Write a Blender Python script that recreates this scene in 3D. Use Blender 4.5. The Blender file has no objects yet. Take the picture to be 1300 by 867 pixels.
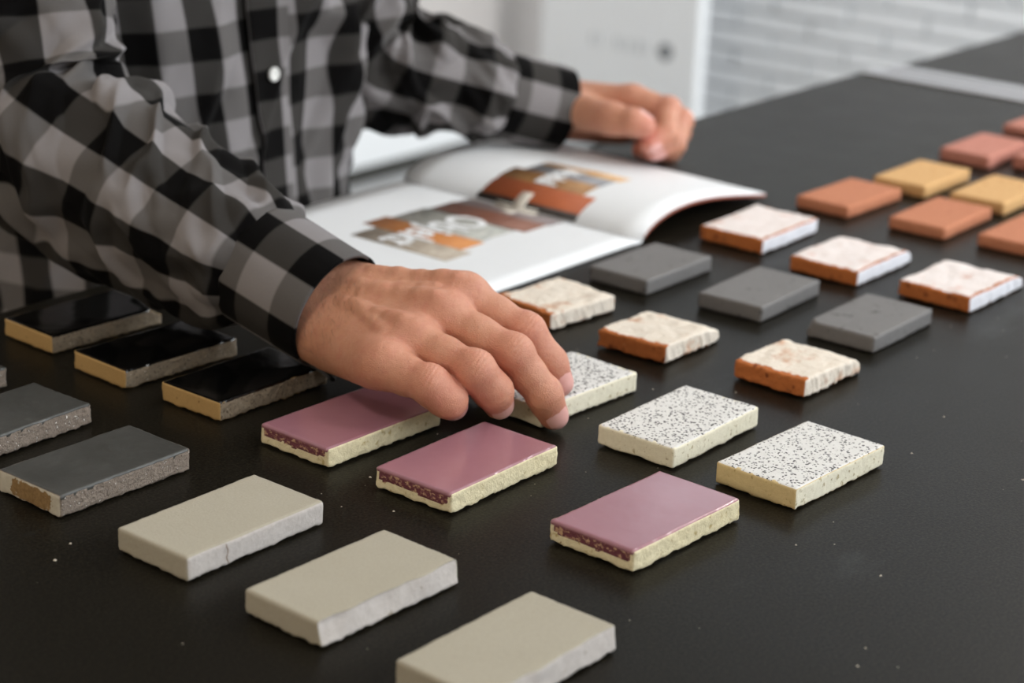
import bpy, math, random
import numpy as np
from mathutils import Matrix, Vector

scene = bpy.context.scene
COL = scene.collection
random.seed(7)

# ------------------------------------------------------------------ camera
# world: X runs along the table edge, Y towards the person, Z up; table top at z = 0.9
CAM = Vector((0.0, 0.0, 1.3502))
RT = Vector((0.623097587645913, -0.7812432134119546, 0.03752915889820802))
UPV = Vector((0.2382140405825303, 0.2352582219852929, 0.9422885120055657))
FW = Vector((0.7449855482753932, 0.5781977261163191, -0.3326919331374444))
cam_data = bpy.data.cameras.new('camera')
cam = bpy.data.objects.new('camera', cam_data)
COL.objects.link(cam)
m = Matrix.Identity(4)
for i in range(3):
    m[i][0], m[i][1], m[i][2], m[i][3] = RT[i], UPV[i], -FW[i], CAM[i]
cam.matrix_world = m
cam_data.sensor_width = 36.0
cam_data.lens = 2522.13 / 1300 * 36.0
cam_data.clip_start = 0.02
cam_data.dof.use_dof = True
cam_data.dof.focus_distance = 1.11
cam_data.dof.aperture_fstop = 6.2
scene.camera = cam

# ------------------------------------------------------------------ world, daylight, exposure
world = bpy.data.worlds.new('world')
scene.world = world
world.use_nodes = True
bg = world.node_tree.nodes['Background']
bg.inputs['Color'].default_value = (0.86, 0.93, 1.0, 1)
bg.inputs['Strength'].default_value = 1.8


def area(name, loc, target, sx, sy, power, color):
    l = bpy.data.lights.new(name, 'AREA')
    l.shape = 'RECTANGLE'
    l.size, l.size_y, l.energy, l.color = sx, sy, power, color
    o = bpy.data.objects.new(name, l)
    COL.objects.link(o)
    o.location = loc
    d = Vector(target) - Vector(loc)
    o.rotation_euler = d.to_track_quat('-Z', 'Y').to_euler()
    return o


# daylight through the three windows of the right hand wall
WIN_X = (0.75, 2.35, 3.95)
for wx, pw in zip(WIN_X, (12.0, 58.0, 120.0)):
    area('window_daylight', (wx, -2.02, 2.40), (wx, 0.0, 1.10), 1.25, 1.9, pw, (0.93, 0.97, 1.0))
# added warm fill from the left wall, where no lamp is known
area('warm_fill_light', (-2.10, 0.75, 1.75), (0.8, 0.75, 1.1), 0.9, 0.5, 15.0, (1.0, 0.86, 0.68))
# added ceiling lamps, out of view, to brighten tops, board and brick wall
ADDED_LAMPS = ((-0.45, 0.55, 15.0), (2.05, -0.25, 9.0), (4.35, 0.85, 38.0))
for lx, ly, pw in ADDED_LAMPS:
    area('ceiling_fill_light', (lx, ly, 3.50), (lx, ly, 0.0), 0.32, 1.35, pw, (1.0, 0.96, 0.91))
scene.view_settings.view_transform = 'Standard'
scene.view_settings.look = 'None'
scene.view_settings.gamma = 1.0
scene.view_settings.use_curve_mapping = False
scene.view_settings.exposure = -0.08


# ------------------------------------------------------------------ helpers
def lin(c):
    c = c / 255.0
    return c / 12.92 if c <= 0.04045 else ((c + 0.055) / 1.055) ** 2.4


def rgb(r, g, b):
    return (lin(r), lin(g), lin(b), 1.0)


class NT:
    """small node-tree writer"""

    def __init__(self, name):
        self.m = bpy.data.materials.new(name)
        self.m.use_nodes = True
        self.t = self.m.node_tree
        self.p = self.t.nodes['Principled BSDF']
        self._co = None

    def n(self, kind, **kw):
        nd = self.t.nodes.new(kind)
        for k, v in kw.items():
            if hasattr(nd, k):
                setattr(nd, k, v)
        return nd

    def put(self, sock, val):
        if isinstance(val, bpy.types.NodeSocket):
            self.t.links.new(val, sock)
        else:
            sock.default_value = val

    def obj(self):
        if self._co is None:
            self._co = self.n('ShaderNodeTexCoord').outputs['Object']
        return self._co

    def seeded(self):
        """object coordinates moved by a per-object random amount"""
        r = self.n('ShaderNodeObjectInfo').outputs['Random']
        s = self.n('ShaderNodeVectorMath', operation='SCALE')
        s.inputs[0].default_value = (3.1, 2.3, 1.7)
        self.t.links.new(r, s.inputs['Scale'])
        a = self.n('ShaderNodeVectorMath', operation='ADD')
        self.t.links.new(self.obj(), a.inputs[0])
        self.t.links.new(s.outputs[0], a.inputs[1])
        return a.outputs[0]

    def scaled(self, vec, s):
        k = self.n('ShaderNodeVectorMath', operation='MULTIPLY')
        self.put(k.inputs[0], vec)
        k.inputs[1].default_value = s
        return k.outputs[0]

    def noise(self, vec, scale, detail=3.0, rough=0.55, out='Fac'):
        nd = self.n('ShaderNodeTexNoise')
        self.put(nd.inputs['Vector'], vec)
        nd.inputs['Scale'].default_value = scale
        nd.inputs['Detail'].default_value = detail
        nd.inputs['Roughness'].default_value = rough
        return nd.outputs[out]

    def voro(self, vec, scale, out='Distance', feature='F1'):
        nd = self.n('ShaderNodeTexVoronoi', feature=feature)
        self.put(nd.inputs['Vector'], vec)
        nd.inputs['Scale'].default_value = scale
        return nd.outputs[out]

    def ramp(self, fac, stops, interp='LINEAR'):
        nd = self.n('ShaderNodeValToRGB')
        nd.color_ramp.interpolation = interp
        e = nd.color_ramp.elements
        while len(e) < len(stops):
            e.new(0.5)
        for el, (pos, c) in zip(e, stops):
            el.position = pos
            el.color = c if not isinstance(c, (int, float)) else (c, c, c, 1)
        self.put(nd.inputs['Fac'], fac)
        return nd.outputs['Color']

    def mix(self, fac, a, b, blend='MIX'):
        nd = self.n('ShaderNodeMix', data_type='RGBA', blend_type=blend)
        self.put(nd.inputs[0], fac)
        self.put(nd.inputs[6], a)
        self.put(nd.inputs[7], b)
        return nd.outputs[2]

    def math(self, op, a, b=0.0, c=None):
        nd = self.n('ShaderNodeMath', operation=op)
        self.put(nd.inputs[0], a)
        self.put(nd.inputs[1], b)
        if c is not None:
            self.put(nd.inputs[2], c)
        return nd.outputs[0]

    def attr(self, name, out='Fac'):
        nd = self.n('ShaderNodeAttribute', attribute_name=name)
        return nd.outputs[out]

    def sep(self, vec):
        nd = self.n('ShaderNodeSeparateXYZ')
        self.put(nd.inputs[0], vec)
        return nd.outputs

    def bump(self, h, strength=0.3, dist=0.001, normal=None):
        nd = self.n('ShaderNodeBump')
        nd.inputs['Strength'].default_value = strength
        nd.inputs['Distance'].default_value = dist
        self.put(nd.inputs['Height'], h)
        if normal is not None:
            self.put(nd.inputs['Normal'], normal)
        self.put(self.p.inputs['Normal'], nd.outputs[0])
        return nd.outputs[0]

    def set(self, color=None, rough=None, spec=None, metal=None, **kw):
        if color is not None:
            self.put(self.p.inputs['Base Color'], color)
        if rough is not None:
            self.put(self.p.inputs['Roughness'], rough)
        if spec is not None:
            self.put(self.p.inputs['Specular IOR Level'], spec)
        if metal is not None:
            self.put(self.p.inputs['Metallic'], metal)
        for k, v in kw.items():
            self.put(self.p.inputs[k], v)
        return self.m


def set_props(o, label=None, cat=None, group=None, kind=None):
    if label:
        o['label'] = label
    if cat:
        o['category'] = cat
    if group:
        o['group'] = group
    if kind:
        o['kind'] = kind
    return o


def empty(name, loc=(0, 0, 0), rz=0.0):
    o = bpy.data.objects.new(name, None)
    o.empty_display_size = 0.05
    COL.objects.link(o)
    o.location = loc
    o.rotation_euler = (0, 0, rz)
    return o


def mesh_obj(name, verts, faces, mat, parent=None, loc=None, rz=0.0, smooth=True, uv=None, attrs=None):
    """verts in local coordinates of the new object"""
    me = bpy.data.meshes.new(name)
    verts = np.asarray(verts, dtype=np.float32)
    if isinstance(faces, np.ndarray):
        nf, k = faces.shape
        me.vertices.add(len(verts))
        me.vertices.foreach_set('co', verts.ravel())
        me.loops.add(nf * k)
        me.loops.foreach_set('vertex_index', faces.astype(np.int32).ravel())
        me.polygons.add(nf)
        me.polygons.foreach_set('loop_start', np.arange(0, nf * k, k, dtype=np.int32))
        me.update(calc_edges=True)
    else:
        me.from_pydata(verts.tolist(), [], [list(map(int, f)) for f in faces])
        me.update()
    if uv is not None:          # per-vertex uv
        lay = me.uv_layers.new(name='uv')
        li = np.empty(len(me.loops), dtype=np.int32)
        me.loops.foreach_get('vertex_index', li)
        lay.data.foreach_set('uv', np.asarray(uv, dtype=np.float32)[li].ravel())
    for k, v in (attrs or {}).items():
        a = me.attributes.new(k, 'FLOAT', 'POINT')
        a.data.foreach_set('value', np.asarray(v, dtype=np.float32))
    me.polygons.foreach_set('use_smooth', [bool(smooth)] * len(me.polygons))
    for mm in (mat if isinstance(mat, (list, tuple)) else [mat]):
        me.materials.append(mm)
    o = bpy.data.objects.new(name, me)
    COL.objects.link(o)
    if parent is not None:
        o.parent = parent
    if loc is not None:
        o.location = loc
    o.rotation_euler = (0, 0, rz)
    return o


class Geo:
    """collects boxes, tubes and sheets into one mesh"""

    def __init__(self):
        self.v, self.f = [], []

    def add(self, v, f):
        o = len(self.v)
        self.v += [tuple(map(float, p)) for p in v]
        self.f += [tuple(int(i) + o for i in q) for q in f]
        return self

    def box(self, x0, x1, y0, y1, z0, z1, b=0.0):
        """box with its edges bevelled by b"""
        if b <= 0:
            v = [(x, y, z) for x in (x0, x1) for y in (y0, y1) for z in (z0, z1)]
            f = [(0, 1, 3, 2), (4, 6, 7, 5), (0, 4, 5, 1), (2, 3, 7, 6), (0, 2, 6, 4), (1, 5, 7, 3)]
            return self.add(v, f)
        import bmesh
        bm = bmesh.new()
        bmesh.ops.create_cube(bm, size=1.0)
        for p in bm.verts:
            p.co = ((x0 + x1) / 2 + p.co.x * (x1 - x0), (y0 + y1) / 2 + p.co.y * (y1 - y0),
                    (z0 + z1) / 2 + p.co.z * (z1 - z0))
        bmesh.ops.bevel(bm, geom=bm.edges[:], offset=b, segments=2, affect='EDGES', profile=0.5)
        bm.verts.index_update()
        self.add([p.co[:] for p in bm.verts], [[q.index for q in fc.verts] for fc in bm.faces])
        bm.free()
        return self

    def lathe(self, prof, c=(0, 0, 0), axis='z', n=24):
        v, f = [], []
        for r, h in prof:
            for k in range(n):
                a = 2 * math.pi * k / n
                p = (r * math.cos(a), r * math.sin(a), h)
                if axis == 'y':
                    p = (p[0], p[2], p[1])
                if axis == 'x':
                    p = (p[2], p[0], p[1])
                v.append((p[0] + c[0], p[1] + c[1], p[2] + c[2]))
        for i in range(len(prof) - 1):
            for k in range(n):
                a, b = i * n + k, i * n + (k + 1) % n
                f.append((a, b, b + n, a + n))
        f.append(tuple(range(n - 1, -1, -1)))
        f.append(tuple((len(prof) - 1) * n + k for k in range(n)))
        return self.add(v, f)

    def build(self, name, mat, parent=None, loc=None, rz=0.0, smooth=False):
        return mesh_obj(name, self.v, self.f, mat, parent, loc, rz, smooth)


# ---- vectorised value noise
def _h(ix, iy, iz, seed):
    n = (ix * 374761393 + iy * 668265263 + iz * 2147483647 + seed * 1274126177) & 0xFFFFFFFF
    n = ((n ^ (n >> 13)) * 1274126177) & 0xFFFFFFFF
    n = (n ^ (n >> 16)) & 0xFFFFFFFF
    n = ((n * 2246822519) & 0xFFFFFFFF) ^ (n >> 11)
    return (n & 0xFFFFFF).astype(np.float64) / 8388607.5 - 1.0


def vnoise(p, seed=0):
    p = np.asarray(p, dtype=np.float64)
    i = np.floor(p).astype(np.int64)
    t = p - i
    t = t * t * (3 - 2 * t)
    r = 0.0
    for dx in (0, 1):
        wx = t[..., 0] if dx else 1 - t[..., 0]
        for dy in (0, 1):
            wy = t[..., 1] if dy else 1 - t[..., 1]
            for dz in (0, 1):
                wz = t[..., 2] if dz else 1 - t[..., 2]
                r = r + wx * wy * wz * _h(i[..., 0] + dx + 4096, i[..., 1] + dy + 4096, i[..., 2] + dz + 4096, seed)
    return r


def fbm(p, seed=0, oct=3, gain=0.5):
    p = np.asarray(p, dtype=np.float64)
    a, s, r = 1.0, 0.0, 0.0
    for o in range(oct):
        r = r + a * vnoise(p * (2.03 ** o), seed + 17 * o)
        s += a
        a *= gain
    return r / s


# ---- signed distance modelling
def smin(a, b, k):
    h = np.clip(0.5 + 0.5 * (b - a) / k, 0, 1)
    return b + (a - b) * h - k * h * (1 - h)


def surface_nets(F, org, h):
    """vertices and quads of the zero level of F (negative inside)"""
    nx, ny, nz = F.shape
    ins = F < 0
    offs = [(i, j, k) for i in (0, 1) for j in (0, 1) for k in (0, 1)]
    cut = lambda A, o: A[o[0]:nx - 1 + o[0], o[1]:ny - 1 + o[1], o[2]:nz - 1 + o[2]]
    cnt = sum(cut(ins, o).astype(np.int8) for o in offs)
    mask = (cnt > 0) & (cnt < 8)
    cells = np.argwhere(mask)
    idx = np.full(mask.shape, -1, dtype=np.int64)
    idx[mask] = np.arange(len(cells))
    pos = np.zeros((len(cells), 3))
    num = np.zeros(len(cells))
    val = {o: F[cells[:, 0] + o[0], cells[:, 1] + o[1], cells[:, 2] + o[2]].astype(np.float64) for o in offs}
    for a in offs:
        for ax in range(3):
            if a[ax] == 0:
                b = list(a)
                b[ax] = 1
                b = tuple(b)
                va, vb = val[a], val[b]
                cr = (va < 0) != (vb < 0)
                t = np.where(cr, va / np.where(va == vb, 1, va - vb), 0)
                q = np.array(a, float)[None, :] + t[:, None] * (np.array(b, float) - np.array(a, float))[None, :]
                pos += np.where(cr[:, None], q, 0)
                num += cr
    V = (cells + pos / num[:, None]) * h + np.asarray(org)
    faces = []
    for ax in range(3):
        sl = [slice(1, -1)] * 3
        sl[ax] = slice(0, -1)
        s2 = [slice(1, -1)] * 3
        s2[ax] = slice(1, None)
        A, B = ins[tuple(sl)], ins[tuple(s2)]
        e = np.argwhere(A != B)
        st = A[e[:, 0], e[:, 1], e[:, 2]]
        base = e.copy()
        for q in range(3):
            if q != ax:
                base[:, q] += 1
        u, w = (ax + 1) % 3, (ax + 2) % 3
        quad = []
        for du, dw in ((-1, -1), (0, -1), (0, 0), (-1, 0)):
            c = base.copy()
            c[:, u] += du
            c[:, w] += dw
            ok = np.all((c >= 0) & (c < np.array(mask.shape)), axis=1)
            c = np.clip(c, 0, np.array(mask.shape) - 1)
            quad.append(np.where(ok, idx[c[:, 0], c[:, 1], c[:, 2]], -1))
        quad = np.stack(quad, 1)
        good = np.all(quad >= 0, axis=1)
        quad, st = quad[good], st[good]
        quad = np.where(st[:, None], quad, quad[:, ::-1])
        faces.append(quad)
    return V, np.concatenate(faces)


class Grid:
    def __init__(self, lo, hi, h):
        self.lo, self.h = np.array(lo, float), h
        self.n = np.ceil((np.array(hi) - self.lo) / h).astype(int) + 1
        self.ax = [(self.lo[i] + h * np.arange(self.n[i])).astype(np.float32) for i in range(3)]
        self.F = np.full(tuple(self.n), 1.0, dtype=np.float32)

    def box(self, pts, mar):
        lo = np.maximum(np.floor((np.min(pts, 0) - mar - self.lo) / self.h).astype(int), 0)
        hi = np.minimum(np.ceil((np.max(pts, 0) + mar - self.lo) / self.h).astype(int) + 1, self.n)
        s = tuple(slice(lo[i], max(hi[i], lo[i])) for i in range(3))
        X, Y, Z = np.meshgrid(*[self.ax[i][s[i]] for i in range(3)], indexing='ij', sparse=True)
        return s, X, Y, Z

    @staticmethod
    def cone(X, Y, Z, a, b, ra, rb):
        a, b = np.asarray(a, np.float32), np.asarray(b, np.float32)
        ba = b - a
        L = max(float(ba @ ba), 1e-12)
        t = np.clip(((X - a[0]) * ba[0] + (Y - a[1]) * ba[1] + (Z - a[2]) * ba[2]) / L, 0, 1)
        return np.sqrt((X - a[0] - t * ba[0]) ** 2 + (Y - a[1] - t * ba[1]) ** 2 + (Z - a[2] - t * ba[2]) ** 2) - (ra + t * (rb - ra))

    @staticmethod
    def ell(X, Y, Z, c, r, M=None):
        x, y, z = X - c[0], Y - c[1], Z - c[2]
        if M is not None:
            x, y, z = (x * M[0][0] + y * M[0][1] + z * M[0][2], x * M[1][0] + y * M[1][1] + z * M[1][2],
                       x * M[2][0] + y * M[2][1] + z * M[2][2])
        k0 = np.sqrt((x / r[0]) ** 2 + (y / r[1]) ** 2 + (z / r[2]) ** 2)
        return (k0 - 1.0) * min(r)

    def put(self, s, d, k, only=None):
        G = self.F if only is None else only
        G[s] = smin(G[s], d.astype(np.float32), k)


#MARK_MATERIALS
# ------------------------------------------------------------------ materials
def m_plain(name, col, rough=0.6, spec=0.4, metal=0.0, var=0.06, scale=8.0, bump=0.0, bscale=200.0):
    t = NT(name)
    n = t.noise(t.obj(), scale, 4)
    c = t.mix(n, tuple(x * (1 - var) for x in col[:3]) + (1,), tuple(min(1, x * (1 + var)) for x in col[:3]) + (1,))
    if bump:
        t.bump(t.noise(t.obj(), bscale, 3), bump, 0.001)
    return t.set(c, rough, spec, metal)


M = {}
M['wall'] = m_plain('white_wall_paint', rgb(232, 233, 234), 0.8, 0.2)
M['wall_grey'] = m_plain('grey_wall_paint', rgb(196, 191, 188), 0.8, 0.2)
M['wall_warm'] = m_plain('warm_wall_paint', rgb(196, 172, 140), 0.85, 0.2)
M['brick_white'] = m_plain('white_painted_brick', rgb(240, 243, 246), 0.6, 0.4, 0, 0.05, 14, 0.4, 90)
M['mortar'] = m_plain('grey_mortar', rgb(198, 202, 205), 0.9, 0.1, 0, 0.05, 30)
M['floor'] = m_plain('pale_grey_floor', rgb(198, 201, 204), 0.35, 0.5, 0, 0.04, 3)
M['ceiling'] = m_plain('grey_ceiling_paint', rgb(214, 213, 211), 0.9, 0.1)
M['cabinet_white'] = m_plain('white_lacquer', rgb(240, 243, 245), 0.35, 0.5, 0, 0.01)
M['mark_grey'] = m_plain('grey_print', rgb(120, 124, 128), 0.6)
M['mark_pale'] = m_plain('pale_grey_print', rgb(205, 209, 212), 0.6)
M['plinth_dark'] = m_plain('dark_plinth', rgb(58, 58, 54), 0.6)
M['aluminium'] = m_plain('brushed_aluminium', rgb(208, 208, 212), 0.32, 0.5, 0.85, 0.05, 30)
M['leg_steel'] = m_plain('black_steel', rgb(28, 28, 28), 0.45, 0.5)
M['frame'] = m_plain('window_frame_paint', rgb(225, 226, 226), 0.5)
M['lamp_white'] = m_plain('fill_lamp_housing', rgb(230, 230, 228), 0.5)


def m_glass():
    t = NT('window_glass')
    tr = t.n('ShaderNodeBsdfTransparent')
    gl = t.n('ShaderNodeBsdfGlossy')
    gl.inputs['Roughness'].default_value = 0.02
    fr = t.n('ShaderNodeFresnel')
    fr.inputs['IOR'].default_value = 1.4
    mx = t.n('ShaderNodeMixShader')
    t.t.links.new(fr.outputs[0], mx.inputs[0])
    t.t.links.new(tr.outputs[0], mx.inputs[1])
    t.t.links.new(gl.outputs[0], mx.inputs[2])
    t.t.links.new(mx.outputs[0], t.t.nodes['Material Output'].inputs['Surface'])
    return t.m


M['glass'] = m_glass()


def m_diffuser():
    t = NT('fill_lamp_diffuser')
    t.set(rgb(255, 240, 220), 0.5)
    t.p.inputs['Emission Color'].default_value = (1, 0.85, 0.65, 1)
    t.p.inputs['Emission Strength'].default_value = 2.0
    return t.m


M['diffuser'] = m_diffuser()


def m_table():
    t = NT('black_linoleum')
    g = t.noise(t.obj(), 620, 3, 0.6)
    big = t.noise(t.obj(), 5, 4, 0.6)
    c = t.mix(big, rgb(8, 7, 4), rgb(14, 12, 8))
    c = t.mix(t.ramp(g, [(0.42, 0.0), (0.70, 0.6)]), c, rgb(54, 50, 41))
    # faint dry smudges
    sm = t.noise(t.scaled(t.obj(), (1, 2.6, 1)), 7.0, 5, 0.65)
    smk = t.ramp(sm, [(0.62, 0.0), (0.80, 0.22)])
    c = t.mix(smk, c, rgb(88, 92, 92))
    r = t.mix(t.noise(t.obj(), 22, 4), (0.28, 0.28, 0.28, 1), (0.36, 0.36, 0.36, 1))
    t.bump(t.math('ADD', g, t.math('MULTIPLY', t.noise(t.obj(), 330, 2), 0.8)), 0.12, 0.0006)
    t.p.inputs['Sheen Weight'].default_value = 0.05
    t.p.inputs['Sheen Roughness'].default_value = 0.13
    t.p.inputs['Sheen Tint'].default_value = (0.92, 0.94, 0.86, 1)
    return t.set(c, r, 0.10)


M['table'] = m_table()


def m_tile(name, c1, c2, rough, speck=None, bump=0.35, bscale=420, gloss_var=0.0, spec=0.35, big=18.0, dist=0.0008):
    """cast or cut ceramic: two mixed tones, optional pits/specks, fine relief"""
    t = NT(name)
    s = t.seeded()
    n1 = t.noise(s, big, 5, 0.6)
    n2 = t.noise(s, bscale, 4, 0.65)
    c = t.mix(n1, c1, c2)
    c = t.mix(t.ramp(n2, [(0.3, 0.0), (0.75, 0.35)]), c, tuple(min(1.0, x * 1.25) for x in c2[:3]) + (1,))
    if speck:
        for col, sc, lo, hi in speck:
            v = t.noise(s, sc, 2, 0.5)
            c = t.mix(t.ramp(v, [(lo, 0.0), (hi, 1.0)]), c, col)
    t.bump(n2, bump, dist)
    return t.set(c, rough, spec)


M['C'] = m_tile('beige_cast_stone', rgb(160, 153, 136), rgb(168, 162, 147), 0.85,
                [(rgb(164, 156, 138), 260, 0.70, 0.80)], 0.22, 700)
M['C_cut'] = m_tile('beige_stone_cut', rgb(184, 176, 168), rgb(198, 192, 188), 0.9,
                    [(rgb(160, 148, 132), 160, 0.70, 0.78), (rgb(228, 222, 218), 420, 0.76, 0.82)], 0.5, 380)
M['crack'] = m_plain('brown_crack', rgb(140, 118, 100), 0.9)
M['A_body'] = m_tile('tan_clay', rgb(164, 132, 82), rgb(178, 146, 96), 0.9, [(rgb(120, 92, 52), 400, 0.68, 0.75)], 0.3, 500)
M['A_cut'] = m_tile('rough_brown_clay', rgb(128, 112, 92), rgb(156, 142, 122), 0.75,
                    [(rgb(88, 74, 58), 560, 0.56, 0.70), (rgb(226, 214, 196), 520, 0.70, 0.74)], 0.9, 420, dist=0.0014)
M['A_top'] = m_tile('black_glaze', rgb(7, 7, 7), rgb(10, 10, 10), 0.09, None, 0.02, 60, spec=0.5)


def m_slate():
    t = NT('charcoal_engobe')
    s = t.seeded()
    c = t.mix(t.noise(s, 30, 6, 0.7), rgb(52, 52, 49), rgb(72, 72, 69))
    c = t.mix(t.ramp(t.noise(s, 60, 5, 0.7), [(0.62, 0.0), (0.8, 0.5)]), c, rgb(112, 112, 108))
    t.bump(t.noise(s, 260, 4), 0.2, 0.0006)
    return t.set(c, t.ramp(t.noise(s, 40, 4), [(0.3, 0.34), (0.7, 0.55)]), 0.5)


M['B_top'] = m_slate()
M['B_cut'] = m_tile('rough_grey_clay', rgb(122, 108, 96), rgb(150, 138, 126), 0.6,
                    [(rgb(78, 66, 56), 560, 0.56, 0.70), (rgb(240, 234, 226), 560, 0.66, 0.70)], 1.0, 420, dist=0.0016)


def m_bend():
    t = NT('pale_end_with_brown_stain')
    x, y, z = t.sep(t.obj())
    # one brown patch in the middle of the short side
    dy = t.math('DIVIDE', t.math('ADD', y, 0.001), 0.0175)
    dz = t.math('DIVIDE', t.math('SUBTRACT', z, 0.0070), 0.0056)
    q = t.math('ADD', t.math('POWER', t.math('ABSOLUTE', dy), 4.0), t.math('POWER', t.math('ABSOLUTE', dz), 4.0))
    q = t.math('ADD', q, t.math('MULTIPLY', t.math('SUBTRACT', t.noise(t.obj(), 320, 4), 0.5), 3.2))
    inside = t.ramp(q, [(0.75, 1.0), (1.1, 0.0)])
    c = t.mix(t.noise(t.obj(), 260, 4), rgb(178, 172, 156), rgb(205, 200, 186))
    st = t.mix(t.noise(t.obj(), 420, 4, 0.7), rgb(92, 66, 36), rgb(172, 142, 98))
    t.bump(t.noise(t.obj(), 420, 4), 0.5, 0.001)
    return t.set(t.mix(inside, c, st), 0.85, 0.3)


M['B_end'] = m_bend()
M['D_body'] = m_tile('cream_bisque', rgb(214, 200, 158), rgb(228, 218, 186), 0.9,
                     [(rgb(190, 170, 120), 200, 0.60, 0.72), (rgb(160, 130, 90), 520, 0.72, 0.78)], 0.7, 360, dist=0.0012)


def m_mauve():
    t = NT('mauve_glaze')
    s = t.seeded()
    c = t.mix(t.noise(s, 24, 4, 0.6), rgb(150, 101, 112), rgb(163, 117, 127))
    c = t.mix(t.ramp(t.noise(s, 160, 3), [(0.7, 0.0), (0.8, 0.35)]), c, rgb(176, 128, 138))
    t.bump(t.noise(s, 70, 3), 0.06, 0.0008)
    return t.set(c, t.ramp(t.noise(s, 30, 4), [(0.3, 0.13), (0.7, 0.22)]), 0.9)


M['D_top'] = m_mauve()


def m_mauve_side():
    t = NT('mauve_glaze_run')
    s = t.seeded()
    n = t.noise(t.scaled(s, (1, 1, 1.5)), 330, 4, 0.65)
    c = t.mix(t.ramp(n, [(0.52, 0.0), (0.62, 1.0)]), rgb(112, 62, 72), rgb(196, 160, 128))
    t.bump(n, 0.6, 0.001)
    return t.set(c, 0.45, 0.4)


M['D_side'] = m_mauve_side()
M['E_body'] = m_tile('cream_clay', rgb(222, 214, 188), rgb(234, 228, 208), 0.9,
                     [(rgb(180, 166, 130), 300, 0.62, 0.72)], 0.4, 420)
M['E_body_tan'] = m_tile('tan_cream_clay', rgb(204, 180, 130), rgb(214, 194, 148), 0.9,
                         [(rgb(178, 150, 98), 300, 0.64, 0.74)], 0.4, 420)


def m_speckle():
    t = NT('black_and_white_speckled_face')
    s = t.seeded()
    d = t.noise(s, 170, 2, 0.55)
    w = t.n('ShaderNodeVectorMath', operation='MULTIPLY_ADD')
    t.put(w.inputs[0], t.noise(s, 260, 2, 0.5, out='Color'))
    w.inputs[1].default_value = (0.0016, 0.0016, 0.0016)
    t.put(w.inputs[2], s)
    v = t.voro(w.outputs[0], 600)
    vc = t.voro(w.outputs[0], 600, out='Color')
    r, g, b = t.sep(vc)
    pick = t.ramp(r, [(0.44, 0.0), (0.47, 1.0)])
    size = t.math('MULTIPLY_ADD', g, 0.32, 0.24)
    dot = t.math('LESS_THAN', v, size)
    tone = t.mix(b, rgb(26, 25, 26), rgb(112, 110, 110))
    base = t.mix(d, rgb(210, 208, 204), rgb(230, 229, 226))
    v2 = t.voro(s, 900)
    base = t.mix(t.ramp(v2, [(0.12, 0.35), (0.25, 0.0)]), base, rgb(150, 148, 146))
    c = t.mix(t.math('MULTIPLY', dot, pick), base, tone)
    t.bump(t.noise(s, 600, 3), 0.2, 0.0006)
    return t.set(c, 0.6, 0.35)


M['E_top'] = m_speckle()
M['F_body'] = m_tile('orange_brick_clay', rgb(166, 92, 44), rgb(190, 114, 62), 0.95,
                     [(rgb(120, 62, 30), 160, 0.60, 0.72), (rgb(214, 176, 136), 460, 0.70, 0.76)], 0.8, 300, dist=0.0014)


def m_wash(name, c1, c2, show, amount):
    """lime wash worn through to the clay in places"""
    t = NT(name)
    s = t.seeded()
    c = t.mix(t.noise(s, 60, 5, 0.65), c1, c2)
    n = t.noise(s, 42, 6, 0.7)
    c = t.mix(t.ramp(n, [(amount, 0.0), (amount + 0.12, 0.75)]), c, show)
    p = t.noise(s, 320, 3, 0.6)
    c = t.mix(t.ramp(p, [(0.66, 0.0), (0.76, 0.6)]), c, show)
    t.bump(t.noise(s, 240, 5, 0.65), 0.8, 0.0014)
    return t.set(c, 0.92, 0.25)


M['F_top'] = m_wash('cream_lime_wash', rgb(222, 208, 190), rgb(238, 230, 218), rgb(196, 136, 92), 0.54)
M['H_top'] = m_wash('white_lime_wash', rgb(226, 212, 206), rgb(240, 234, 232), rgb(204, 150, 128), 0.57)
M['H_side'] = m_wash('white_wash_side', rgb(222, 222, 228), rgb(236, 236, 242), rgb(206, 176, 166), 0.72)
M['G'] = m_tile('dark_grey_clinker', rgb(100, 98, 97), rgb(116, 114, 113), 0.62,
                [(rgb(62, 58, 56), 130, 0.66, 0.76), (rgb(136, 134, 133), 70, 0.68, 0.85)], 0.3, 420, spec=0.4)
M['I'] = m_tile('terracotta', rgb(178, 112, 82), rgb(190, 126, 94), 0.85, [(rgb(150, 76, 52), 260, 0.64, 0.75)], 0.3, 420)
M['J'] = m_tile('ochre_clay', rgb(198, 154, 100), rgb(208, 166, 114), 0.85, [(rgb(176, 122, 58), 200, 0.62, 0.74)], 0.3, 420)
M['K'] = m_tile('pinkish_red_clay', rgb(176, 114, 98), rgb(188, 128, 112), 0.85, [(rgb(150, 84, 66), 260, 0.64, 0.75)], 0.3, 420)


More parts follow.
